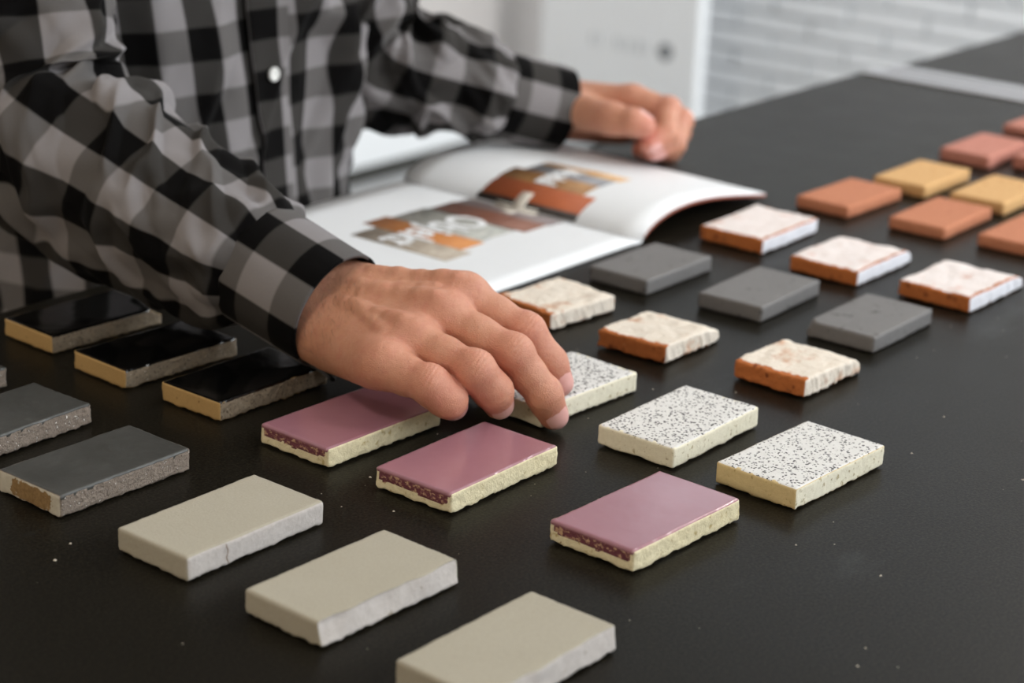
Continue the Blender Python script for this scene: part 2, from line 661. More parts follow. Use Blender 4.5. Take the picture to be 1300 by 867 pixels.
def m_skin():
    t = NT('skin')
    o = t.obj()
    n1 = t.noise(o, 60, 5, 0.6)
    n2 = t.noise(o, 420, 4, 0.6)
    c = t.mix(n1, rgb(190, 132, 104), rgb(210, 156, 128))
    c = t.mix(t.ramp(t.noise(o, 150, 4, 0.6), [(0.5, 0.0), (0.75, 0.45)]), c, rgb(192, 120, 102))
    bl = t.attr('blush')
    c = t.mix(t.math('MULTIPLY', bl, 0.85), c, rgb(214, 126, 114))
    c = t.mix(t.ramp(n2, [(0.55, 0.0), (0.8, 0.3)]), c, rgb(160, 98, 74))
    cells = t.voro(o, 1500, out='Distance')
    h = t.math('ADD', t.math('MULTIPLY', cells, 0.5), t.noise(t.scaled(o, (1.0, 0.55, 1.0)), 1000, 4, 0.7))
    h = t.math('ADD', h, t.math('MULTIPLY', t.noise(t.scaled(o, (0.5, 1.6, 1.0)), 420, 4, 0.65), 0.9))
    t.bump(h, 0.55, 0.00070)
    t.p.inputs['Subsurface Weight'].default_value = 0.18
    t.p.inputs['Subsurface Radius'].default_value = (0.0045, 0.0018, 0.0009)
    t.p.inputs['Subsurface Scale'].default_value = 1.0
    return t.set(c, 0.45, 0.45)


M['skin'] = m_skin()
M['nail'] = m_plain('fingernail', rgb(226, 172, 164), 0.28, 0.5, 0, 0.06, 300)
M['hair'] = m_plain('grey_brown_hair', rgb(84, 72, 62), 0.6, 0.3, 0, 0.3, 160, 0.6, 500)
M['arm_hair'] = m_plain('dark_arm_hair', rgb(58, 40, 30), 0.5)
M['eye'] = m_plain('eye_white', rgb(226, 222, 216), 0.15, 0.5, 0, 0.02)
M['denim'] = m_plain('dark_denim', rgb(34, 38, 48), 0.9, 0.2, 0, 0.2, 60, 0.4, 900)
M['leather'] = m_plain('dark_leather', rgb(40, 30, 24), 0.5)


def m_plaid(name, uo=0.0, vo=0.0, size=0.0245, lum=0.99):
    """woven gingham: light, mid and black squares from the cloth's own uv in metres"""
    t = NT(name)
    uvn = t.n('ShaderNodeUVMap', uv_map='uv')
    u, v, _ = t.sep(uvn.outputs[0])

    def stripe(q, off):
        k = t.math('FRACT', t.math('MULTIPLY_ADD', q, 0.5 / size, off), 0.0)
        # soft woven edges
        a = t.ramp(k, [(0.0, 0.5), (0.015, 1.0), (0.485, 1.0), (0.515, 0.0), (0.985, 0.0), (1.0, 0.5)])
        return a
    su, sv = stripe(u, uo), stripe(v, vo)
    c_l = t.mix(sv, rgb(int(98 * lum), int(95 * lum), int(94 * lum)), rgb(int(138 * lum), int(134 * lum), int(135 * lum)))
    c_d = t.mix(sv, rgb(9, 8, 8), rgb(int(58 * lum), int(56 * lum), int(54 * lum)))
    c = t.mix(su, c_d, c_l)
    w = t.noise(t.scaled(uvn.outputs[0], (1.0, 1.0, 1.0)), 900, 3, 0.7)
    c = t.mix(0.008, c, t.mix(w, (0, 0, 0, 1), (0.16, 0.155, 0.15, 1)), 'ADD')
    c = t.mix(0.5, c, t.mix(w, (0.7, 0.7, 0.7, 1), (1, 1, 1, 1)), 'MULTIPLY')
    wav = t.noise(uvn.outputs[0], 1600, 2, 0.6)
    t.bump(wav, 0.25, 0.0005)
    t.p.inputs['Sheen Weight'].default_value = 0.02
    return t.set(c, 0.92, 0.06)


M['plaid'] = m_plaid('grey_black_gingham', 0.0, 0.1, 0.0255)
M['plaid_sleeve'] = m_plaid('grey_black_gingham_sleeve', 0.12, 0.3, 0.0300)
M['plaid_left'] = m_plaid('grey_black_gingham_left', 0.3, 0.1, 0.0290)
M['plaid_cuff'] = m_plaid('grey_black_gingham_cuff', 0.2, 0.825, 0.0285)
M['plaid_placket'] = m_plaid('dark_gingham_placket', 0.83, 0.1, 0.0245)
M['black_cloth'] = m_plain('black_cloth', rgb(12, 11, 11), 0.95, 0.1)
M['button'] = m_plain('pearl_button', rgb(228, 228, 224), 0.25, 0.5, 0, 0.04)
M['paper'] = m_plain('white_paper', rgb(232, 234, 236), 0.5, 0.4, 0, 0.01)
M['cover'] = m_plain('red_brown_cover', rgb(150, 78, 56), 0.5)


def m_print(name, c1, c2, scale=120):
    t = NT(name)
    n = t.noise(t.obj(), scale, 4, 0.7)
    return t.set(t.mix(t.ramp(n, [(0.35, 0.0), (0.65, 1.0)]), c1, c2), 0.5, 0.35)


P = {
    's1': m_print('print_beige_stone', rgb(148, 134, 118), rgb(178, 166, 150), 160),
    's2': m_print('print_orange_brick', rgb(170, 102, 44), rgb(196, 126, 58), 40),
    's3': m_print('print_white_speckle', rgb(138, 140, 134), rgb(184, 182, 174), 160),
    's4': m_print('print_brown_brick', rgb(112, 68, 52), rgb(130, 82, 62), 40),
    's5': m_print('print_mauve_grey_brick', rgb(116, 102, 102), rgb(134, 120, 118), 40),
    's6': m_print('print_terracotta', rgb(160, 82, 46), rgb(176, 94, 54), 30),
    's7': m_print('print_ochre_brick', rgb(132, 92, 54), rgb(166, 122, 74), 50),
    's8': m_print('print_grey_brick', rgb(122, 122, 126), rgb(142, 142, 146), 50),
    's9': m_print('print_sand', rgb(196, 150, 96), rgb(206, 164, 112), 50),
    'dark': m_print('print_dark_joint', rgb(46, 40, 36), rgb(64, 56, 50), 50),
    'word': m_print('print_white', rgb(236, 237, 238), rgb(240, 241, 242), 50),
    'plus': m_print('print_ivory', rgb(214, 206, 192), rgb(220, 212, 200), 50),
}
#MARK_SETTING
# ------------------------------------------------------------------ the room
def structure(o):
    o['kind'] = 'structure'
    return o


X0, X1, Y0, Y1, ZC = -2.2, 5.0, -1.9, 3.65, 3.6
structure(Geo().box(X0 - .2, X1 + .2, Y0 - .2, Y1 + .2, -0.1, 0.0).build('floor', M['floor']))
structure(Geo().box(X0 - .2, X1 + .2, Y0 - .2, Y1 + .2, ZC, ZC + 0.1).build('ceiling', M['ceiling']))
structure(Geo().box(X0 - .2, X0, Y0 - .2, Y1 + .2, 0, ZC).build('wall_left', M['wall_warm']))
BX0, BX1, BZ0, BZ1 = 3.25, 4.90, 2.45, 3.42
structure(Geo().box(X0, X1 + .2, Y1, Y1 + .2, 0, BZ0).box(X0, X1 + .2, Y1, Y1 + .2, BZ1, ZC).box(X0, BX0, Y1, Y1 + .2, BZ0, BZ1)
          .box(BX1, X1 + .2, Y1, Y1 + .2, BZ0, BZ1).build('wall_back', M['wall_grey']))
g = Geo()
g.box(BX0, BX0 + .05, Y1 + .04, Y1 + .1, BZ0, BZ1).box(BX1 - .05, BX1, Y1 + .04, Y1 + .1, BZ0, BZ1)
g.box(BX0, BX1, Y1 + .04, Y1 + .1, BZ0, BZ0 + .05).box(BX0, BX1, Y1 + .04, Y1 + .1, BZ1 - .05, BZ1)
w = structure(g.build('window_5', M['frame']))
Geo().box(BX0 + .05, BX1 - .05, Y1 + .07, Y1 + .075, BZ0 + .05, BZ1 - .05).build('pane', M['glass'], w)
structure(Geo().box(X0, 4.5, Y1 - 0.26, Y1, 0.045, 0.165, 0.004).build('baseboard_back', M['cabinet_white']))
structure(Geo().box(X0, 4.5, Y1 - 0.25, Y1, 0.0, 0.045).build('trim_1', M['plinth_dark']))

# right hand wall with three window openings
wz0, wz1, ww = 1.45, 3.35, 1.25
g = Geo()
xs = [X0]
for wx in WIN_X:
    xs += [wx - ww / 2, wx + ww / 2]
xs.append(X1 + .2)
for i in range(0, len(xs), 2):
    g.box(xs[i], xs[i + 1], Y0 - .2, Y0, 0, ZC)
for wx in WIN_X:
    g.box(wx - ww / 2, wx + ww / 2, Y0 - .2, Y0, 0, wz0)
    g.box(wx - ww / 2, wx + ww / 2, Y0 - .2, Y0, wz1, ZC)
structure(g.build('wall_right', M['wall']))
for i, wx in enumerate(WIN_X):
    g = Geo()
    a, b, d = wx - ww / 2, wx + ww / 2, 0.05
    g.box(a, a + d, Y0 - .1, Y0 - .04, wz0, wz1).box(b - d, b, Y0 - .1, Y0 - .04, wz0, wz1)
    g.box(a, b, Y0 - .1, Y0 - .04, wz0, wz0 + d).box(a, b, Y0 - .1, Y0 - .04, wz1 - d, wz1)
    w = structure(g.build('window_%d' % (i + 1), M['frame']))
    Geo().box(wx - 0.02, wx + 0.02, Y0 - .09, Y0 - .05, wz0 + d, wz1 - d).build('mullion', M['frame'], w)
    Geo().box(a + d, wx - .02, Y0 - .075, Y0 - .07, wz0 + d, wz1 - d).build('pane', M['glass'], w)
    Geo().box(wx + .02, b - d, Y0 - .075, Y0 - .07, wz0 + d, wz1 - d).build('pane', M['glass'], w)

# white painted brick wall at the far end
EY0, EY1, EZ0, EZ1 = 2.0, 3.45, 2.52, 3.42
wall_end = structure(Geo().box(X1, X1 + .2, Y0, Y1, 0, EZ0).box(X1, X1 + .2, Y0, Y1, EZ1, ZC).box(X1, X1 + .2, Y0, EY0, EZ0, EZ1)
                     .box(X1, X1 + .2, EY1, Y1, EZ0, EZ1).build('wall_end', M['mortar']))
g = Geo()
g.box(X1 + .04, X1 + .10, EY0, EY0 + .05, EZ0, EZ1).box(X1 + .04, X1 + .10, EY1 - .05, EY1, EZ0, EZ1)
g.box(X1 + .04, X1 + .10, EY0, EY1, EZ0, EZ0 + .05).box(X1 + .04, X1 + .10, EY0, EY1, EZ1 - .05, EZ1)
w = structure(g.build('window_4', M['frame']))
Geo().box(X1 + .07, X1 + .075, EY0 + .05, EY1 - .05, EZ0 + .05, EZ1 - .05).build('pane', M['glass'], w)
BH, BL, BJ = 0.0600, 0.2440, 0.011


def brick_shape(seed):
    r = random.Random(seed)
    import bmesh
    g = Geo().box(-0.016, 0.02, -(BL - BJ) / 2, (BL - BJ) / 2, -(BH - BJ) / 2, (BH - BJ) / 2, 0.0025)
    return [(x + (r.uniform(-.002, .002) if x < 0 else 0), y + r.uniform(-.0008, .0008), z + r.uniform(-.0008, .0008))
            for x, y, z in g.v], g.f


brick_me = []
for k in range(4):
    v, f = brick_shape(k)
    o = mesh_obj('brick', v, f, M['brick_white'], None, None, 0, False)
    brick_me.append(o.data)
    bpy.data.objects.remove(o)
rest = Geo()
rb = random.Random(5)
count = 0
for row in range(int(ZC / BH)):
    z = (row + 0.5) * BH
    y = Y0 + (BL / 2 if row % 2 else 0.0) + 0.1
    while y < Y1 - BL / 2:
        if EY0 - BL / 2 < y < EY1 + BL / 2 and EZ0 - BH / 2 < z < EZ1 + BH / 2:
            y += BL
            continue
        if 1.55 < y < 3.5 and z < 1.9 and count < 290:
            o = bpy.data.objects.new('brick', brick_me[rb.randrange(4)])
            COL.objects.link(o)
            o.parent = wall_end
            o.location = (X1 + rb.uniform(-.0015, .0015), y, z)
            count += 1
        else:
            rest.box(X1 - .016, X1 + .02, y - (BL - BJ) / 2, y + (BL - BJ) / 2, z - (BH - BJ) / 2, z + (BH - BJ) / 2)
        y += BL
o = rest.build('brickwork', M['brick_white'], wall_end)
o['kind'] = 'stuff'

# tall white board in front of the back wall
cab = set_props(empty('display_board', (4.55, 3.20, 0)), 'tall white display board with faint grey lettering, beside the white brick wall', 'board')
Geo().box(0.0, 0.045, -0.27, 0.27, 0.05, 2.05, 0.004).build('panel', M['cabinet_white'], cab)
Geo().box(-0.06, 0.10, -0.25, 0.25, 0.0, 0.05, 0.003).build('foot', M['plinth_dark'], cab)
Geo().lathe([(0.0, -0.002), (0.023, -0.002), (0.023, 0.001)], (0.0, -0.165, 0.292), 'x', 20).build('round_emblem', M['mark_grey'], cab)
for yy, w_ in ((0.085, 0.010), (0.06, 0.006), (0.0, 0.012), (-0.02, 0.006), (-0.045, 0.012), (-0.075, 0.012), (-0.1, 0.008)):
    Geo().box(-0.0015, 0.001, yy - w_ / 2, yy + w_ / 2, 0.275, 0.31).build('letter', M['mark_pale'], cab)

# added body for the warm fill light, on the unseen left wall
lamp = set_props(empty('added_wall_lamp', (X0, 0.75, 1.75)), 'flat warm fill lamp added on the unseen beige wall behind the camera', 'lamp')
Geo().box(0, .06, -.5, .5, -.3, .3, .006).build('housing', M['lamp_white'], lamp)
Geo().box(.06, .068, -.46, .46, -.26, .26).build('diffuser', M['diffuser'], lamp)

for i, (lx, ly, pw) in enumerate(ADDED_LAMPS):  # housings for the added ceiling fill lights, all out of view
    lamp = set_props(empty('added_ceiling_lamp', (lx, ly, ZC)), ('long white fill lamp added out of view over the left end of the table', 'long white fill lamp added out of view over the joint between the tables',
                     'long white fill lamp added out of view close to the white brick wall')[i], 'lamp', 'added ceiling lamps')
    Geo().box(-.18, .18, -.70, .70, -.07, 0, .006).build('housing', M['lamp_white'], lamp)
    Geo().box(-.15, .15, -.66, .66, -.078, -.07).build('diffuser', M['diffuser'], lamp)

# ------------------------------------------------------------------ the tables
TZ = 0.9


def table(x0, x1, y0, y1, label):
    t = set_props(empty('display_table', ((x0 + x1) / 2, (y0 + y1) / 2, 0)), label, 'table')
    hx, hy = (x1 - x0) / 2, (y1 - y0) / 2
    Geo().box(-hx, hx, -hy, hy, TZ - 0.036, TZ, 0.0016).build('tabletop', M['table'], t)
    g = Geo()
    g.box(-hx + .08, hx - .08, -hy + .08, -hy + .11, TZ - .11, TZ - .036).box(-hx + .08, hx - .08, hy - .11, hy - .08, TZ - .11, TZ - .036)
    g.box(-hx + .08, -hx + .11, -hy + .11, hy - .11, TZ - .11, TZ - .036).box(hx - .11, hx - .08, -hy + .11, hy - .11, TZ - .11, TZ - .036)
    g.build('frame', M['leg_steel'], t)
    for sx in (-1, 1):
        for sy in (-1, 1):
            cx, cy = sx * (hx - .095), sy * (hy - .095)
            Geo().box(cx - .025, cx + .025, cy - .025, cy + .025, 0.0, TZ - .11, .003).build('leg', M['leg_steel'], t)
    return t


table(0.12, 2.006, -0.16, 1.073, 'long black table holding the rows of tile samples and the open magazine')
t2 = table(2.074, 3.95, -0.16, 1.060, 'second black table beyond the aluminium joint, with nothing on it')
joint = set_props(empty('table_joint_profile', (2.04, 0.456, TZ)), 'pair of pale aluminium strips covering the joint between the two black tables', 'profile')
Geo().box(-.034, -.006, -.614, .614, -.036, .0022, .0008).build('strip', M['aluminium'], joint)
Geo().box(.006, .034, -.604, .604, -.036, .0022, .0008).build('strip', M['aluminium'], joint)
Geo().box(-.006, .006, -.604, .604, -.036, -.004).build('channel', M['plinth_dark'], joint)


# ------------------------------------------------------------------ tile and brick samples
def lattice_box(W, L, H, res):
    """surface lattice of a box, L along x, W along y, base on z = 0; returns points, quads, face ids"""
    n = [max(2, int(round(L / res))), max(2, int(round(W / res))), max(2, int(round(H / res)))]
    ids = {}
    P, Q, fid = [], [], []
    grid = -np.ones((n[0] + 1, n[1] + 1, n[2] + 1), dtype=np.int64)
    I, J, K = np.meshgrid(*[np.arange(k + 1) for k in n], indexing='ij')
    surf = (I == 0) | (I == n[0]) | (J == 0) | (J == n[1]) | (K == 0) | (K == n[2])
    grid[surf] = np.arange(surf.sum())
    P = np.stack([I[surf] / n[0] * L - L / 2, J[surf] / n[1] * W - W / 2, K[surf] / n[2] * H], 1)
    quads, face = [], []

    def add(A, flip, code):
        q = np.stack([A[:-1, :-1], A[1:, :-1], A[1:, 1:], A[:-1, 1:]], -1).reshape(-1, 4)
        quads.append(q[:, ::-1] if flip else q)
        face.append(np.full(len(q), code))
    add(grid[:, :, -1], False, 0)      # top
    add(grid[:, :, 0], True, 1)        # bottom
    add(grid[0, :, :], True, 2)        # -x end
    add(grid[-1, :, :], False, 3)      # +x end
    add(grid[:, 0, :], False, 4)       # -y side
    add(grid[:, -1, :], True, 5)       # +y side
    return P, np.concatenate(quads), np.concatenate(face)


def shape_tile(W, L, H, res, seed, r=0.0012, rough=(0.1, .3, .4, .5, .5), ragged=0.0, ridge=0.0, drop=0.0,
               lump=0.0, bevel=0.0, wavy=0.0, chip=None, corner=0.0):
    """rough: mm of relief for top, bottom, -x, +x and y sides"""
    P, Q, F = lattice_box(W, L, H, res)
    half = np.array([L / 2, W / 2, H / 2])
    c = np.array([0, 0, H / 2])
    p = P - c
    inner = np.clip(p, -(half - r), half - r)
    d = p - inner
    n = d / np.maximum(np.linalg.norm(d, axis=1, keepdims=True), 1e-9)
    p = inner + n * r + c
    s = seed * 13.7
    zr = np.clip(p[:, 2] / H, 0, 1)
    q = p * 1000.0
    n1 = fbm(q / 2.6 + s, seed, 3)
    n2 = fbm(q / 9.0 + s, seed + 3, 2)
    amp = (np.clip(n[:, 2], 0, 1) * rough[0] + np.clip(-n[:, 2], 0, 1) * rough[1] + np.clip(-n[:, 0], 0, 1) * rough[2]
           + np.clip(n[:, 0], 0, 1) * rough[3] + np.abs(n[:, 1]) * rough[4]) * 0.001
    p = p + n * (amp * (0.65 * n1 + 0.6 * n2))[:, None]
    if ridge:       # upright drag marks on the long sides
        w = np.abs(n[:, 1]) * 1.0 + np.clip(n[:, 0], 0, 1) * 0.8
        rn = fbm(np.stack([q[:, 0] / 1.9 + 0.5 * q[:, 2] / 2.2, q[:, 1] / 1.9, q[:, 2] / 14.0], 1) + s, seed + 8, 2)
        p = p + n * (ridge * 0.001 * w * rn)[:, None]
    if lump:        # hand-formed top
        ln = fbm(q[:, :] * np.array([1 / 16., 1 / 11., 0.02]) + s, seed + 21, 3)
        p[:, 2] += lump * 0.001 * ln * np.clip(zr - 0.3, 0, 1) * 1.4
    if drop:        # rounded fall at the +x end
        R = drop
        x = p[:, 0] - (L / 2 - R) + 0.1 * R * fbm(q / 12.0 + s, seed + 5, 2)
        t = np.clip(x / R, 0, 0.985)
        fall = (1 - np.sqrt(1 - t * t)) * min(H * 0.8, R * 0.85)
        p[:, 2] -= fall * np.clip(zr * 1.1, 0, 1)
    if corner:      # near right corner rounded in plan
        x = np.clip((p[:, 0] - (L / 2 - corner)) / corner, 0, 1)
        y = np.clip((-p[:, 1] - (W / 2 - corner)) / corner, 0, 1)
        k = np.sqrt(x * x + y * y)
        ov = np.clip(k - 1, 0, 1) / np.maximum(k, 1e-6)
        p[:, 0] -= x * ov * corner
        p[:, 1] += y * ov * corner
    if bevel:       # broken, sloping long side
        w = np.clip(-n[:, 1], 0, 1)
        b = 0.5 + 0.8 * fbm(np.stack([q[:, 0] / 17.0, q[:, 1] * 0, q[:, 2] * 0], 1) + s, seed + 31, 2)
        p[:, 1] += bevel * 0.001 * np.clip(b, 0, 1.4) * zr * (0.4 + 0.6 * w) * np.clip((-p[:, 1] - W / 2 + 0.008) / 0.008, 0, 1)
    if wavy:        # outline not quite straight
        p[:, 1] += wavy * 0.001 * vnoise(np.stack([q[:, 0] / 28.0, q[:, 0] * 0, q[:, 1] * 0 + 3.3], 1) + s, seed + 41)
        p[:, 0] += wavy * 0.001 * vnoise(np.stack([q[:, 1] / 22.0, q[:, 1] * 0 + 5.1, q[:, 1] * 0], 1) + s, seed + 43)
    if ragged:      # lower rim eaten away
        rr = 0.5 + 0.9 * fbm(np.stack([q[:, 0] / 4.2, q[:, 1] / 4.2, q[:, 2] * 0], 1) + s, seed + 51, 3)
        low = np.clip(1 - zr / 0.45, 0, 1) ** 1.3
        edge = np.clip(1.2 - np.min(np.stack([L / 2 - np.abs(p[:, 0]), W / 2 - np.abs(p[:, 1])], 1), axis=1) / 0.004, 0, 1)
        p[:, 2] += ragged * 0.001 * np.clip(rr, 0, 1.4) * low * edge
    p[:, 2] -= p[:, 2].min()
    return p, Q, F, n, zr


def drop_unused(p, Q):
    u, inv = np.unique(Q, return_inverse=True)
    return p[u], inv.reshape(Q.shape)


def skin_part(p, Q, n, sel, off):
    """faces sel lifted by off along their outward direction, rim left on the body"""
    Qs = Q[sel]
    allc = np.bincount(Q.ravel(), minlength=len(p))
    selc = np.bincount(Qs.ravel(), minlength=len(p))
    w = (selc == allc).astype(float)
    pp = p + n * (off * w - 0.00003 * (1 - w))[:, None]
    return drop_unused(pp, Qs)


TILE_POS = {
    'A1': (0.8217, 1.0034, -2.27), 'A2': (0.8125, 0.9212, -2.46), 'A3': (0.8145, 0.8416, -0.08),
    'B1': (0.6722, 0.9785, 0.01), 'B2': (0.6675, 0.8930, 1.17), 'B3': (0.6614, 0.8020, -0.63),
    'C1': (0.6580, 0.6976, -0.52), 'C2': (0.6531, 0.5991, -1.86), 'C3': (0.6495, 0.4989, -1.36),
    'D1': (0.8095, 0.7462, -1.60), 'D2': (0.8087, 0.6559, -0.01), 'D3': (0.8187, 0.5389, -2.51),
    'E1': (0.9433, 0.6948, -3.55), 'E2': (0.9442, 0.6024, 0.04), 'E3': (0.9444, 0.5177, -3.08),
    'F1': (1.0793, 0.7991, -6.59), 'F2': (1.0750, 0.7066, 0.76), 'F3': (1.0868, 0.6045, -1.78),
    'G1': (1.1992, 0.8004, 0.03), 'G2': (1.2048, 0.7077, 2.16), 'G3': (1.2049, 0.6161, 0.53),
    'H1': (1.3512, 0.7985, 0.72), 'H2': (1.3309, 0.7023, 0.87), 'H3': (1.3346, 0.6099, -0.84),
    'I1': (1.4955, 0.7969, -1.74), 'I2': (1.4953, 0.7094, 0.76), 'I3': (1.5017, 0.6316, 0.01),
    'J1': (1.6016, 0.7824, 0.44), 'J2': (1.6009, 0.7075, 0.88),
    'K1': (1.7438, 0.7896, 0.56), 'K2': (1.7682, 0.7260, 0.01), 'M1': (1.8926, 0.7943, 0.01),
}
DIM = {  # width, length, height in mm
    'A': (51.4, 91.4, 12.6), 'B': (52.0, 91.8, 13.6), 'C': (53.3, 97.0, 13.8), 'D': (55.5, 95.0, 12.6), 'E': (54.3, 92.7, 13.3),
    'F': (54.6, 69.2, 12.6), 'G': (52.8, 86.6, 11.9), 'H': (59.0, 90.0, 12.2), 'I': (51.5, 90.1, 10.6), 'J': (51.4, 89.1, 11.6),
    'K': (50.5, 90.3, 12.4), 'M': (52.4, 89.6, 10.0)}
LABEL = {
    'A1': 'black glazed tile with tan clay end, farthest of the three under the checked sleeve',
    'A2': 'black glazed tile with tan clay end, middle of the three below the checked sleeve',
    'A3': 'black glazed tile with tan clay end, right under the cuff of the reaching arm',
    'B1': 'charcoal tile with rough grey side, only its right corner inside the left picture edge',
    'B2': 'charcoal tile with rough sparkling side, cut by the left picture edge, unstained',
    'B3': 'charcoal tile with rough grey side and a brown stain on its pale short end',
    'C1': 'plain beige stone tile with an upright crack line on its long side',
    'C2': 'plain beige stone tile with a sloping broken long side, middle of the beige row',
    'C3': 'plain beige stone tile cut off by the bottom edge of the picture',
    'D1': 'mauve glazed cream tile partly under the hand, touched by the little finger',
    'D2': 'mauve glazed cream tile with dark glossy top, in front of the fingertips',
    'D3': 'palest mauve glazed cream tile, nearest of the mauve row to the bottom',
    'E1': 'black and white speckled cream tile gripped by the fingers',
    'E2': 'black and white speckled cream tile, middle one with a pale cream short end',
    'E3': 'black and white speckled tile with a tan short end, rightmost of its row',
    'F1': 'cream limewashed orange brick slip directly behind the knuckles, below the magazine',
    'F2': 'cream limewashed orange brick slip with rounded end, middle of its row',
    'F3': 'cream limewashed orange brick slip, nearest of its row, in front of the pitted grey tile',
    'G1': 'smooth brownish dark grey tile beside the near edge of the magazine',
    'G2': 'smooth dark grey tile, middle of the grey row, with a sharp straight edge',
    'G3': 'pitted dark grey tile with a chipped left corner, nearest of the grey row',
    'H1': 'white limewashed red brick slip with straight white side, beside the arching magazine page',
    'H2': 'white limewashed red brick slip with wavy top edge, middle of its row',
    'H3': 'white limewashed red brick slip with rounded end, at the right picture edge',
    'I1': 'orange terracotta tile, farthest left of the terracotta row, alone before the bare table',
    'I2': 'orange terracotta tile, middle of the terracotta row, behind the wavy white slip',
    'I3': 'orange terracotta tile cut off by the right picture edge',
    'J1': 'ochre yellow tile, whole in the picture, behind the first terracotta tile',
    'J2': 'ochre yellow tile cut by the right picture edge',
    'K1': 'pinkish red tile behind the whole ochre tile',
    'K2': 'pinkish red tile showing only its left corner at the right picture edge',
    'M1': 'small corner of the farthest red tile at the right picture edge',
}
GROUP = {'A': 'black glazed tiles', 'B': 'charcoal tiles', 'C': 'beige stone tiles', 'D': 'mauve glazed tiles', 'E': 'speckled tiles',
         'F': 'cream limewashed brick slips', 'G': 'dark grey tiles', 'H': 'white limewashed brick slips', 'I': 'terracotta tiles',
         'J': 'ochre tiles', 'K': 'pinkish red tiles', 'M': 'far red tiles'}


